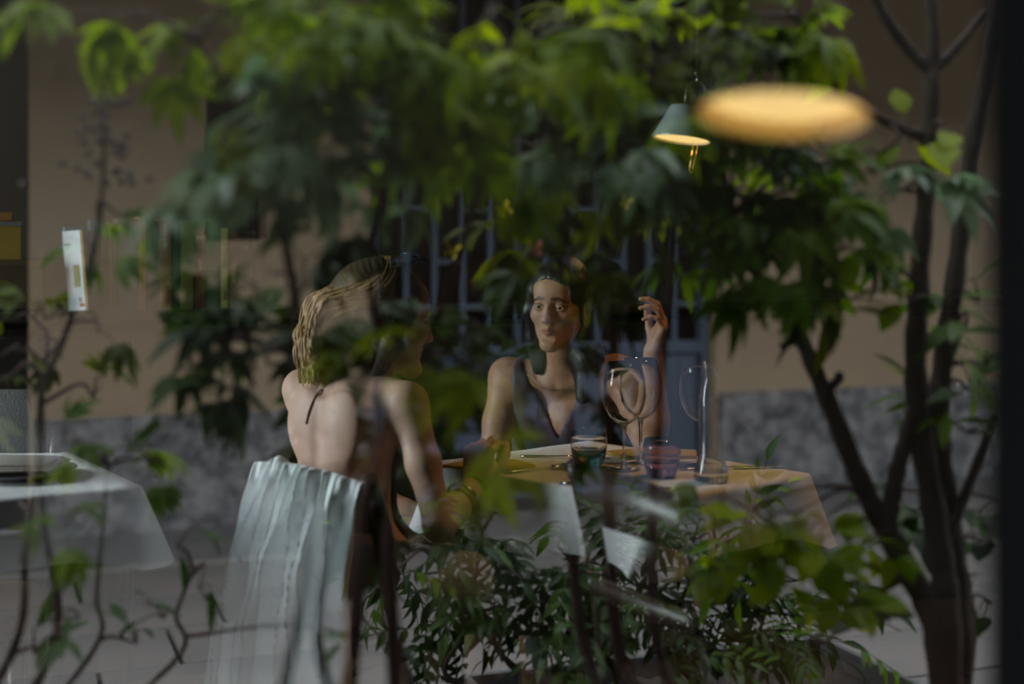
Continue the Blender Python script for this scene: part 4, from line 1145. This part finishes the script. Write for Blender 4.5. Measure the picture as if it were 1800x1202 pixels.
    mesh('hair_locks', *join(locks), M['hairblond'], root)
    # bracelet, hair tie on the wrist
    ax_ = unit(wr - el); n1 = unit(np.cross(ax_, (0, 1, .2))); n2 = np.cross(ax_, n1)
    def band(c, r, th, m, nm):
        pts = [tuple(c - k0 + n1 * r * math.cos(a) + n2 * r * math.sin(a)) for a in np.linspace(0, 2 * math.pi, 25)]
        mesh(nm, *tube(pts, th, 8), M[m], root)
    band(lerp(el, wr, .98), .0265, .0028, 'ink', 'hair_tie'); band(lerp(el, wr, .66), .036, .0042, 'steel', 'bracelet')
    # sunglasses pushed up on the hair
    sg_c = T((0, .046, .140))
    g = thing('sunglasses', 'dark sunglasses pushed up on the fair hair', 'sunglasses', W(sg_c), -YAW)
    lens_m = mat('dark_blue_lens', (.010, .030, .045), None, 4, .08)
    Bs = HB @ np.array([[1, 0, 0], [0, .45, -.89], [0, .89, .45]])
    for sd in (-1, 1):
        V, F_ = lathe([(0, .003), (.02, .0025), (.028, .0), (.02, -.0005), (0, 0)], 24)
        V = [tuple(Bs @ np.array((x * 1.05 + sd * .033, z * 1.6 + .006 - .9 * (x + sd * .033) ** 2 * 3, y * .9))) for x, y, z in V]
        mesh('lens', V, F_, lens_m, g)
        pts = [tuple(Bs @ np.array((sd * .066, .0, .008))), tuple(Bs @ np.array((sd * .076, -.026, .034))), tuple(Bs @ np.array((sd * .080, -.062, .062)))]
        mesh('temple', *tube(pts, .0022, 6), M['frame'], g)
    mesh('bridge', *tube([tuple(Bs @ np.array((-.01, .004, .006))), tuple(Bs @ np.array((0, .007, .009))), tuple(Bs @ np.array((.01, .004, .006)))], .0020, 6), M['frame'], g)
    return root
woman_fair()

# ------------------------------------------------------------------ planters and shrubs behind the photographer, seen mirrored in the pane
def leaflet(L_, w, droop, fold, o=(0, 0, 0), yaw=0.0, pitch=0.0):
    st = [0, .16, .40, .66, .86, 1.0]; hw = [.10, .62, 1.0, .80, .38, 0.0]
    V, F = [], []
    for t, h in zip(st, hw):
        x = L_ * t; z = -droop * L_ * t * t; y = w / 2 * h
        V += [(x, y, z + fold * y), (x, 0, z), (x, -y, z + fold * y)]
    for i in range(len(st) - 1):
        a = i * 3; F += [(a, a + 3, a + 4, a + 1), (a + 1, a + 4, a + 5, a + 2)]
    cy, sy_ = math.cos(yaw), math.sin(yaw); cp, sp = math.cos(pitch), math.sin(pitch)
    out = []
    for x, y, z in V:
        x, z = x * cp - z * sp, x * sp + z * cp
        out.append((o[0] + x * cy - y * sy_, o[1] + x * sy_ + y * cy, o[2] + z))
    return out, F
def leaf_mesh(kind, seed, m):
    r = random.Random(seed); parts = []
    if kind == 'fan':
        n = 5 + seed % 3; parts.append(tube([(0, 0, 0), (.03, 0, .004), (.055, 0, 0)], .0011, 4, False))
        for i in range(n):
            a = (i - (n - 1) / 2) / ((n - 1) / 2)
            parts.append(leaflet(.074 * (1 - .28 * abs(a)) * r.uniform(.9, 1.1), .024 * r.uniform(.9, 1.1), r.uniform(.25, .7), .35, (.055, 0, 0), a * 1.25, r.uniform(-.35, .1)))
    elif kind == 'pinnate':
        pts = [(.0, 0, 0), (.05, 0, .004), (.10, 0, 0), (.15, 0, -.012)]; parts.append(tube(pts, .0010, 4, False))
        for i, x in enumerate((.045, .080, .115)):
            for sg in (-1, 1):
                parts.append(leaflet(.056 * r.uniform(.85, 1.15), .019 * r.uniform(.9, 1.1), r.uniform(.2, .6), .35, (x, 0, .002 - .08 * (x - .045)), sg * r.uniform(.75, 1.05), r.uniform(-.4, .05)))
        parts.append(leaflet(.062, .020, .4, .35, (.15, 0, -.012), 0, -.2))
    elif kind == 'lance':
        parts.append(tube([(0, 0, 0), (.012, 0, 0)], .0010, 4, False)); parts.append(leaflet(.085 * r.uniform(.85, 1.15), .024 * r.uniform(.9, 1.1), r.uniform(.15, .5), .3, (.012, 0, 0)))
    else:
        parts.append(tube([(0, 0, 0), (.016, 0, 0)], .0010, 4, False)); parts.append(leaflet(.058 * r.uniform(.9, 1.1), .040 * r.uniform(.9, 1.1), r.uniform(.1, .4), .25, (.016, 0, 0)))
    V, F = join(parts)
    me = bpy.data.meshes.new(kind + '_leaf'); me.from_pydata(V, [], F); me.materials.append(m); me.polygons.foreach_set('use_smooth', [True] * len(me.polygons)); me.update()
    return me
LEAF = {}
def get_leaf(kind, seed, mk):
    key = (kind, seed, mk)
    if key not in LEAF: LEAF[key] = leaf_mesh(kind, seed, M[mk])
    return LEAF[key]
def shrub(name, label, base, stems, clusters, seed, bark='bark', group=None, scale=1.0):
    r = random.Random(seed)
    root = thing(name, label, 'shrub', base, 0, group); B0 = Vector(base)
    nodes_ = []
    for pts, r0, r1 in stems:
        P = [B0 + Vector(q[1:]) if q[0] == 'b' else S(*q) for q in pts]
        P = spline(P, 7); n = len(P)
        mesh('stem', *tube([p - B0 for p in P], [lerp(r0, r1, i / (n - 1)) * (1 + .10 * math.sin(i * 2.1)) for i in range(n)], 9), M[bark], root)
        nodes_ += P
    for (px, py, d, rad, n, kind, mk) in clusters:
        c = S(px, py, d)
        near = min(nodes_, key=lambda q: (q - c).length + max(0, q.z - c.z) * .6)
        mid = (near + c) / 2 + Vector((r.uniform(-.02, .02), r.uniform(-.02, .02), r.uniform(.0, .03)))
        tw = [tube([p - B0 for p in spline([near, mid, c], 4)], [.0042 - .0020 * i / 8 for i in range(9)], 5)]
        ends = []
        for j in range(max(2, n // 3)):
            v = Vector((r.gauss(0, 1), r.gauss(0, 1), r.gauss(.1, .8))); v.normalize()
            e = c + v * rad * r.uniform(.5, 1.0); tw.append(tube([p - B0 for p in (c, (c + e) / 2 + Vector((0, 0, .008)), e)], [.0022, .0017, .0012], 4)); ends.append((e, v))
        mesh('twig', *join(tw), M['twig'], root)
        for j in range(n):
            e, v = ends[j % len(ends)]
            p = lerp(c, e, r.uniform(.55, 1.0))
            X = (v * .7 + Vector((r.gauss(0, .7), r.gauss(0, .7), r.gauss(-.25, .45)))).normalized()
            Z = Vector((r.gauss(0, .35), r.gauss(.25, .35), 1)); Z = (Z - X * Z.dot(X)).normalized(); Y = Z.cross(X)
            sc = scale * r.uniform(.8, 1.2)
            o = link('leaf', get_leaf(kind, r.randrange(4), mk), root)
            Mx = Matrix((X, Y, Z)).transposed().to_4x4(); Mx.translation = p - B0
            o.matrix_basis = Mx @ Matrix.Scale(sc, 4)
    return root
def trough(label, x0, x1, yc, wd, h):
    t = thing('planter', label, 'planter', ((x0 + x1) / 2, yc, 0.01)); L_ = x1 - x0; th = .015
    mesh('side_panel', *box((0, wd / 2 - th / 2, h / 2), (L_, th, h), .003), M['trough'], t, False); mesh('side_panel', *box((0, -wd / 2 + th / 2, h / 2), (L_, th, h), .003), M['trough'], t, False)
    mesh('end_panel', *box((L_ / 2 - th / 2, 0, h / 2), (th, wd - 2 * th, h), .003), M['trough'], t, False); mesh('end_panel', *box((-L_ / 2 + th / 2, 0, h / 2), (th, wd - 2 * th, h), .003), M['trough'], t, False)
    mesh('base', *box((0, 0, .01), (L_ - 2 * th, wd - 2 * th, .02)), M['trough'], t, False)
    n1, n2 = 40, 12; V, F = [], []
    for i in range(n1):
        for j in range(n2): V.append((lerp(-L_ / 2 + th, L_ / 2 - th, i / (n1 - 1)), lerp(-wd / 2 + th, wd / 2 - th, j / (n2 - 1)), h - .05 + .012 * math.sin(i * 1.7 + j * 2.3) * math.cos(i * .9 - j)))
    for i in range(n1 - 1):
        for j in range(n2 - 1): F.append((i * n2 + j, (i + 1) * n2 + j, (i + 1) * n2 + j + 1, i * n2 + j + 1))
    mesh('soil', V, F, M['soil'], t)
    return t
def pot(label, x, y, rad, h):
    t = thing('plant_pot', label, 'pot', (x, y, 0.01))
    mesh('pot_wall', *lathe([(0, 0), (rad * .72, 0), (rad * .95, h * .86), (rad * 1.05, h * .86), (rad * 1.06, h), (rad * .93, h), (rad * .86, h * .80), (0, h * .80)], 40), M['terracotta'], t)
    mesh('soil', *lathe([(0, h * .86), (rad * .5, h * .875), (rad * .90, h * .85), (rad * .88, h * .83), (0, h * .83)], 28), M['soil'], t)
    return t
trough('long zinc planter trough on the paving holding three leafy shrubs', .05, 1.16, -1.22, .40, .44)
pot('terracotta pot holding the thin dark stalks with the berry panicle', -.10, -1.62, .20, .40)
ptD = S(1660, 1202, 2.30); pot('large terracotta pot of the branching shrub with thick stems', ptD.x, ptD.y, .22, .38)
trough('low zinc planter trough holding the dense dark bush', .95, 1.85, -1.98, .40, .30)

def many(lst, d, rad, n, kind, mk, jit=.06, seed=1):
    r = random.Random(seed); return [(x, y, d + r.uniform(-jit, jit), rad, n, kind, mk) for x, y in lst]
zb = .40
# fresh tall shrub
ba = (.42, -1.20, zb)
clA = many([(430, 25), (520, 90), (590, 40), (660, 60), (720, 110), (770, 40), (830, 80), (870, 20), (900, 130), (960, 40), (330, 70), (205, 30), (1010, 90), (460, 130), (690, 20), (620, 110), (930, 80), (560, 10)], 1.84, .075, 5, 'fan', 'leafA', .07, 2)
clA += many([(700, 200), (780, 180), (840, 250), (640, 270), (560, 130)], 1.92, .07, 4, 'fan', 'leafA', .05, 3)
clA += many([(450, 215), (385, 250), (540, 190), (500, 290), (600, 240), (420, 310), (650, 160), (340, 320), (560, 350), (480, 240), (610, 320), (640, 210)], 1.84, .055, 4, 'fan', 'leafS', .06, 4)
shrub('tall_shrub', 'tall shrub with fresh yellow-green fan leaves rising from the long trough', ba,
      [([('b', 0, 0, 0), (615, 1202, 1.90), (640, 900, 1.90), (690, 690, 1.92), (650, 480, 1.9), (690, 250, 1.9), (700, 40, 1.9)], .012, .005),
       ([('b', -.12, .02, 0), (500, 1202, 1.86), (545, 950, 1.88), (540, 700, 1.9), (500, 420, 1.86), (440, 200, 1.85), (330, 60, 1.85)], .010, .004),
       ([('b', .12, 0, 0), (690, 1100, 1.92), (690, 800, 1.95), (790, 500, 1.92), (850, 300, 1.9), (900, 90, 1.88)], .011, .004)], clA, 11, 'twig')
# deep green shrub in the middle height
bb = (.66, -1.18, zb)
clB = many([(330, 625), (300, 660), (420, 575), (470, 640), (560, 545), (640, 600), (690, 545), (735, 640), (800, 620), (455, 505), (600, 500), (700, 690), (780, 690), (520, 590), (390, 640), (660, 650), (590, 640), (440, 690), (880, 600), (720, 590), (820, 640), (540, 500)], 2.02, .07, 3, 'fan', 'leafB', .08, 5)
clB += many([(853, 645), (860, 765), (690, 640), (880, 740)], 1.86, .04, 3, 'fan', 'leafA', .03, 6)
clB += many([(700, 830), (730, 870), (690, 890), (640, 880), (760, 840), (620, 800)], 2.05, .05, 4, 'fan', 'leafC', .05, 7)
shrub('leafy_shrub', 'shrub with deep bluish green leaves at mid height in the long trough', bb,
      [([('b', 0, 0, 0), (700, 1150, 2.05), (680, 900, 2.05), (690, 700, 2.04), (760, 580, 2.03)], .012, .004),
       ([('b', -.08, 0, 0), (560, 1150, 2.0), (610, 850, 2.02), (600, 680, 2.03), (450, 600, 2.02), (330, 600, 2.0)], .010, .004)], clB, 12, 'twig')
# olive shrub before the gate
bc = (1.00, -1.26, zb)
clC = many([(985, 60), (1060, 120), (1150, 55), (1200, 180), (1000, 180), (1100, 250), (935, 255), (1040, 330), (1150, 370), (1215, 300), (965, 385), (1080, 430), (1240, 90), (1120, 160), (1180, 110), (1030, 240), (1160, 310), (1090, 60), (950, 150), (1000, 420), (1060, 190), (1170, 230)], 2.22, .09, 5, 'fan', 'leafC', .10, 8)[:]
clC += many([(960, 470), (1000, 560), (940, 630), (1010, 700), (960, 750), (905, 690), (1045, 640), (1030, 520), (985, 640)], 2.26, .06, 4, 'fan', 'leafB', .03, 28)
clC += many([(1120, 90), (1050, 270), (1220, 240), (1010, 300), (1150, 140)], 2.1, .05, 3, 'fan', 'leafA', .05, 9)
clC += many([(1140, 265), (1210, 280), (1100, 290), (980, 230)], 2.05, .05, 4, 'fan', 'leafS', .04, 10)
shrub('olive_shrub', 'dense olive-green shrub rising in front of the metal gate', bc,
      [([('b', 0, 0, 0), (1090, 1150, 2.2), (1070, 850, 2.22), (1080, 600, 2.24), (1060, 400, 2.22), (1100, 180, 2.2), (1120, 20, 2.2)], .013, .004),
       ([('b', .06, 0, 0), (1150, 1100, 2.22), (1160, 700, 2.24), (1180, 450, 2.24), (1200, 200, 2.22)], .011, .004),
       ([('b', -.05, 0, 0), (1020, 1100, 2.18), (1000, 700, 2.22), (980, 400, 2.22), (970, 150, 2.2)], .011, .004)], clC, 13, 'twig')
# branching shrub with thick stems
bd = (ptD.x, ptD.y, .33)
d_ = 2.28
clD = many([(1300, 60), (1390, 25), (1260, 30), (1330, 110), (1450, 60)], 2.15, .07, 6, 'fan', 'leafA', .05, 14)
clD += many([(1290, 330), (1350, 300), (1420, 330), (1470, 280), (1330, 390), (1400, 420), (1260, 390), (1470, 440), (1310, 460), (1280, 280), (1380, 360), (1440, 390), (1240, 470)], 2.2, .06, 6, 'fan', 'leafD', .06, 15)
clD += many([(1390, 500), (1450, 520), (1480, 560), (1340, 520)], 2.2, .05, 4, 'lance', 'leafC', .04, 16)
clD += many([(1600, 330), (1560, 340), (1250, 270), (1290, 290)], 2.25, .05, 4, 'fan', 'leafS', .03, 17)
clD += many([(1480, 440), (1525, 465), (1560, 505), (1530, 300), (1500, 120), (1545, 270), (1600, 240), (1665, 230), (1600, 530)], 2.24, .03, 2, 'ovate', 'leafA', .03, 18)
clD += many([(1640, 530), (1680, 545), (1720, 530), (1700, 575), (1650, 600), (1690, 640), (1710, 690), (1660, 690), (1640, 720), (1700, 760), (1730, 640)], 2.34, .05, 4, 'lance', 'leafD', .04, 19)
clD += many([(1720, 900), (1745, 960), (1700, 1020), (1760, 880), (1740, 1060), (1690, 950), (1600, 900), (1620, 940), (1590, 860)], 2.4, .05, 4, 'ovate', 'leafB', .04, 20)
clD += many([(1340, 880), (1400, 900), (1310, 925), (1440, 950), (1380, 975), (1480, 1000), (1520, 945), (1290, 1000), (1450, 1030), (1350, 1000), (1420, 930), (1270, 880)], 2.2, .06, 7, 'ovate', 'leafA', .06, 21)
clD += many([(1530, 1075), (1490, 1040)], 2.3, .02, 2, 'ovate', 'leafB', .01, 22)
shrub('branching_shrub', 'bare-stemmed branching shrub with thick brown stems in a terracotta pot', bd,
      [([('b', 0, 0, 0), (1650, 1130, d_), (1590, 990, d_), (1520, 860, d_), (1450, 690, d_), (1395, 570, d_ - .02), (1330, 480, d_ - .04), (1290, 380, d_ - .05)], .025, .007),
       ([('b', .01, 0, 0), (1665, 1100, d_), (1650, 950, d_ + .02), (1612, 700, d_ + .02), (1615, 500, d_ + .02), (1632, 280, d_ + .02), (1638, 120, d_ + .02)], .026, .012),
       ([(1638, 125, d_ + .02), (1600, 90, d_ + .02), (1550, 20, d_ + .01), (1520, -60, d_)], .011, .008), ([(1638, 125, d_ + .02), (1640, 60, d_ + .02), (1632, -50, d_ + .02)], .011, .008), ([(1638, 125, d_ + .02), (1680, 85, d_ + .03), (1730, 20, d_ + .04)], .010, .006),
       ([('b', .03, -.03, 0), (1690, 1120, d_ + .04), (1665, 900, d_ + .06), (1650, 720, d_ + .06), (1680, 480, d_ + .06), (1705, 280, d_ + .06), (1740, 80, d_ + .06), (1750, -40, d_ + .06)], .024, .010),
       ([(1560, 930, d_), (1570, 860, d_), (1590, 780, d_), (1610, 700, d_ + .02)], .016, .011),
       ([(1620, 240, d_ + .02), (1560, 215, d_), (1480, 165, d_ - .02), (1440, 90, d_ - .03), (1395, 20, d_ - .04)], .009, .005),
       ([(1450, 690, d_), (1475, 665, d_), (1472, 655, d_)], .009, .006), ([(1405, 600, d_), (1370, 608, d_)], .006, .004),
       ([(1615, 440, d_), (1590, 432, d_)], .006, .004), ([(1650, 980, d_ + .03), (1700, 860, d_ + .05), (1750, 720, d_ + .06)], .012, .005),
       ([(1600, 1010, d_ - .01), (1480, 1060, d_ + .06), (1400, 960, d_ + .1), (1330, 900, d_ + .1)], .007, .003)], clD, 14)
# dense dark bush
be = (1.36, -1.98, .25)
lE = [(700, 980), (760, 960), (740, 1010), (800, 940), (830, 1000), (870, 1060), (780, 1060), (920, 1020), (960, 1060), (1000, 1000), (1040, 1050), (1080, 1080), (1000, 1110), (920, 1110), (1120, 1030), (1160, 1080), (1200, 1010), (1240, 1060), (1100, 1140), (1180, 1140), (1260, 1110), (1300, 1060), (1340, 1120), (1380, 1080), (1040, 1150), (960, 1150), (1080, 960), (1140, 960), (1220, 950), (1280, 970), (1020, 1080), (1060, 1010), (980, 960), (900, 970), (1330, 1010), (1200, 1100), (840, 1110), (1020, 1180), (720, 930), (1400, 1020)]
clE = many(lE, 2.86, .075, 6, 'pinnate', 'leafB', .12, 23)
clE += many([(860, 905), (800, 880), (1280, 900), (1340, 930), (700, 1000), (1450, 1130), (1420, 1160)], 2.8, .05, 3, 'pinnate', 'leafD', .06, 24)
shrub('dense_bush', 'dense low bush of small dark green leaves in the low trough', be,
      [([('b', 0, 0, 0), (1060, 1150, 2.86), (1050, 1060, 2.86), (1000, 980, 2.86)], .010, .004), ([('b', .12, 0, 0), (1180, 1150, 2.88), (1200, 1050, 2.88), (1260, 960, 2.86)], .009, .003),
       ([('b', -.14, 0, 0), (900, 1170, 2.84), (840, 1060, 2.84), (760, 980, 2.84)], .009, .003), ([('b', .2, 0, 0), (1320, 1170, 2.9), (1350, 1060, 2.9)], .008, .003), ([('b', -.1, 0, 0), (800, 1200, 2.84), (820, 1100, 2.84), (850, 930, 2.84)], .008, .003)], clE, 15, 'twig', scale=.85)
# thin dark stalks with a berry panicle
bf = (-.10, -1.62, .34)
clF = many([(40, 615), (100, 600), (165, 700), (170, 565), (60, 560), (60, 900), (20, 660)], 2.25, .045, 2, 'fan', 'leafC', .05, 25)
clF += many([(140, 1085), (100, 1120), (350, 1035), (290, 1085), (650, 1120), (60, 1150), (240, 1130), (310, 960)], 2.25, .05, 3, 'lance', 'leafB', .05, 26)
clF += many([(190, 800), (130, 785), (260, 805), (110, 915), (140, 930), (80, 560), (150, 480), (210, 380), (120, 420)], 2.1, .04, 2, 'fan', 'leafD', .05, 27)
st_f = shrub('stalky_shrub', 'thin dark stalks with drooping leaves and a plum berry panicle in a pot', bf,
      [([('b', 0, 0, 0), (90, 1150, 2.25), (75, 900, 2.24), (72, 700, 2.22), (110, 600, 2.2), (170, 420, 2.1), (185, 230, 2.05)], .008, .003), ([('b', -.05, .02, 0), (20, 1150, 2.25), (45, 950, 2.25), (70, 800, 2.25), (75, 640, 2.24)], .008, .004),
       ([('b', .06, .0, 0), (300, 1170, 2.3), (310, 1080, 2.3), (340, 1000, 2.3)], .005, .003), ([('b', .03, 0, 0), (160, 1150, 2.25), (170, 1040, 2.25), (190, 820, 2.2)], .005, .003)], clF, 16, scale=.75)
rr = random.Random(3); B0 = Vector(bf)
ic = []
for i in range(70):
    t = rr.random(); c = S(188 + rr.gauss(0, 8 + 34 * t), 115 + 215 * t, 2.05 + rr.gauss(0, .015)) - B0
    ic.append(lathe([(0, -.005), (.005, -.003), (.0062, .001), (.004, .005), (0, .006)], 7, tuple(c)))
pn_ = mesh('berry_panicle', *join(ic), M['berry'], st_f); pn_['kind'] = 'stuff'
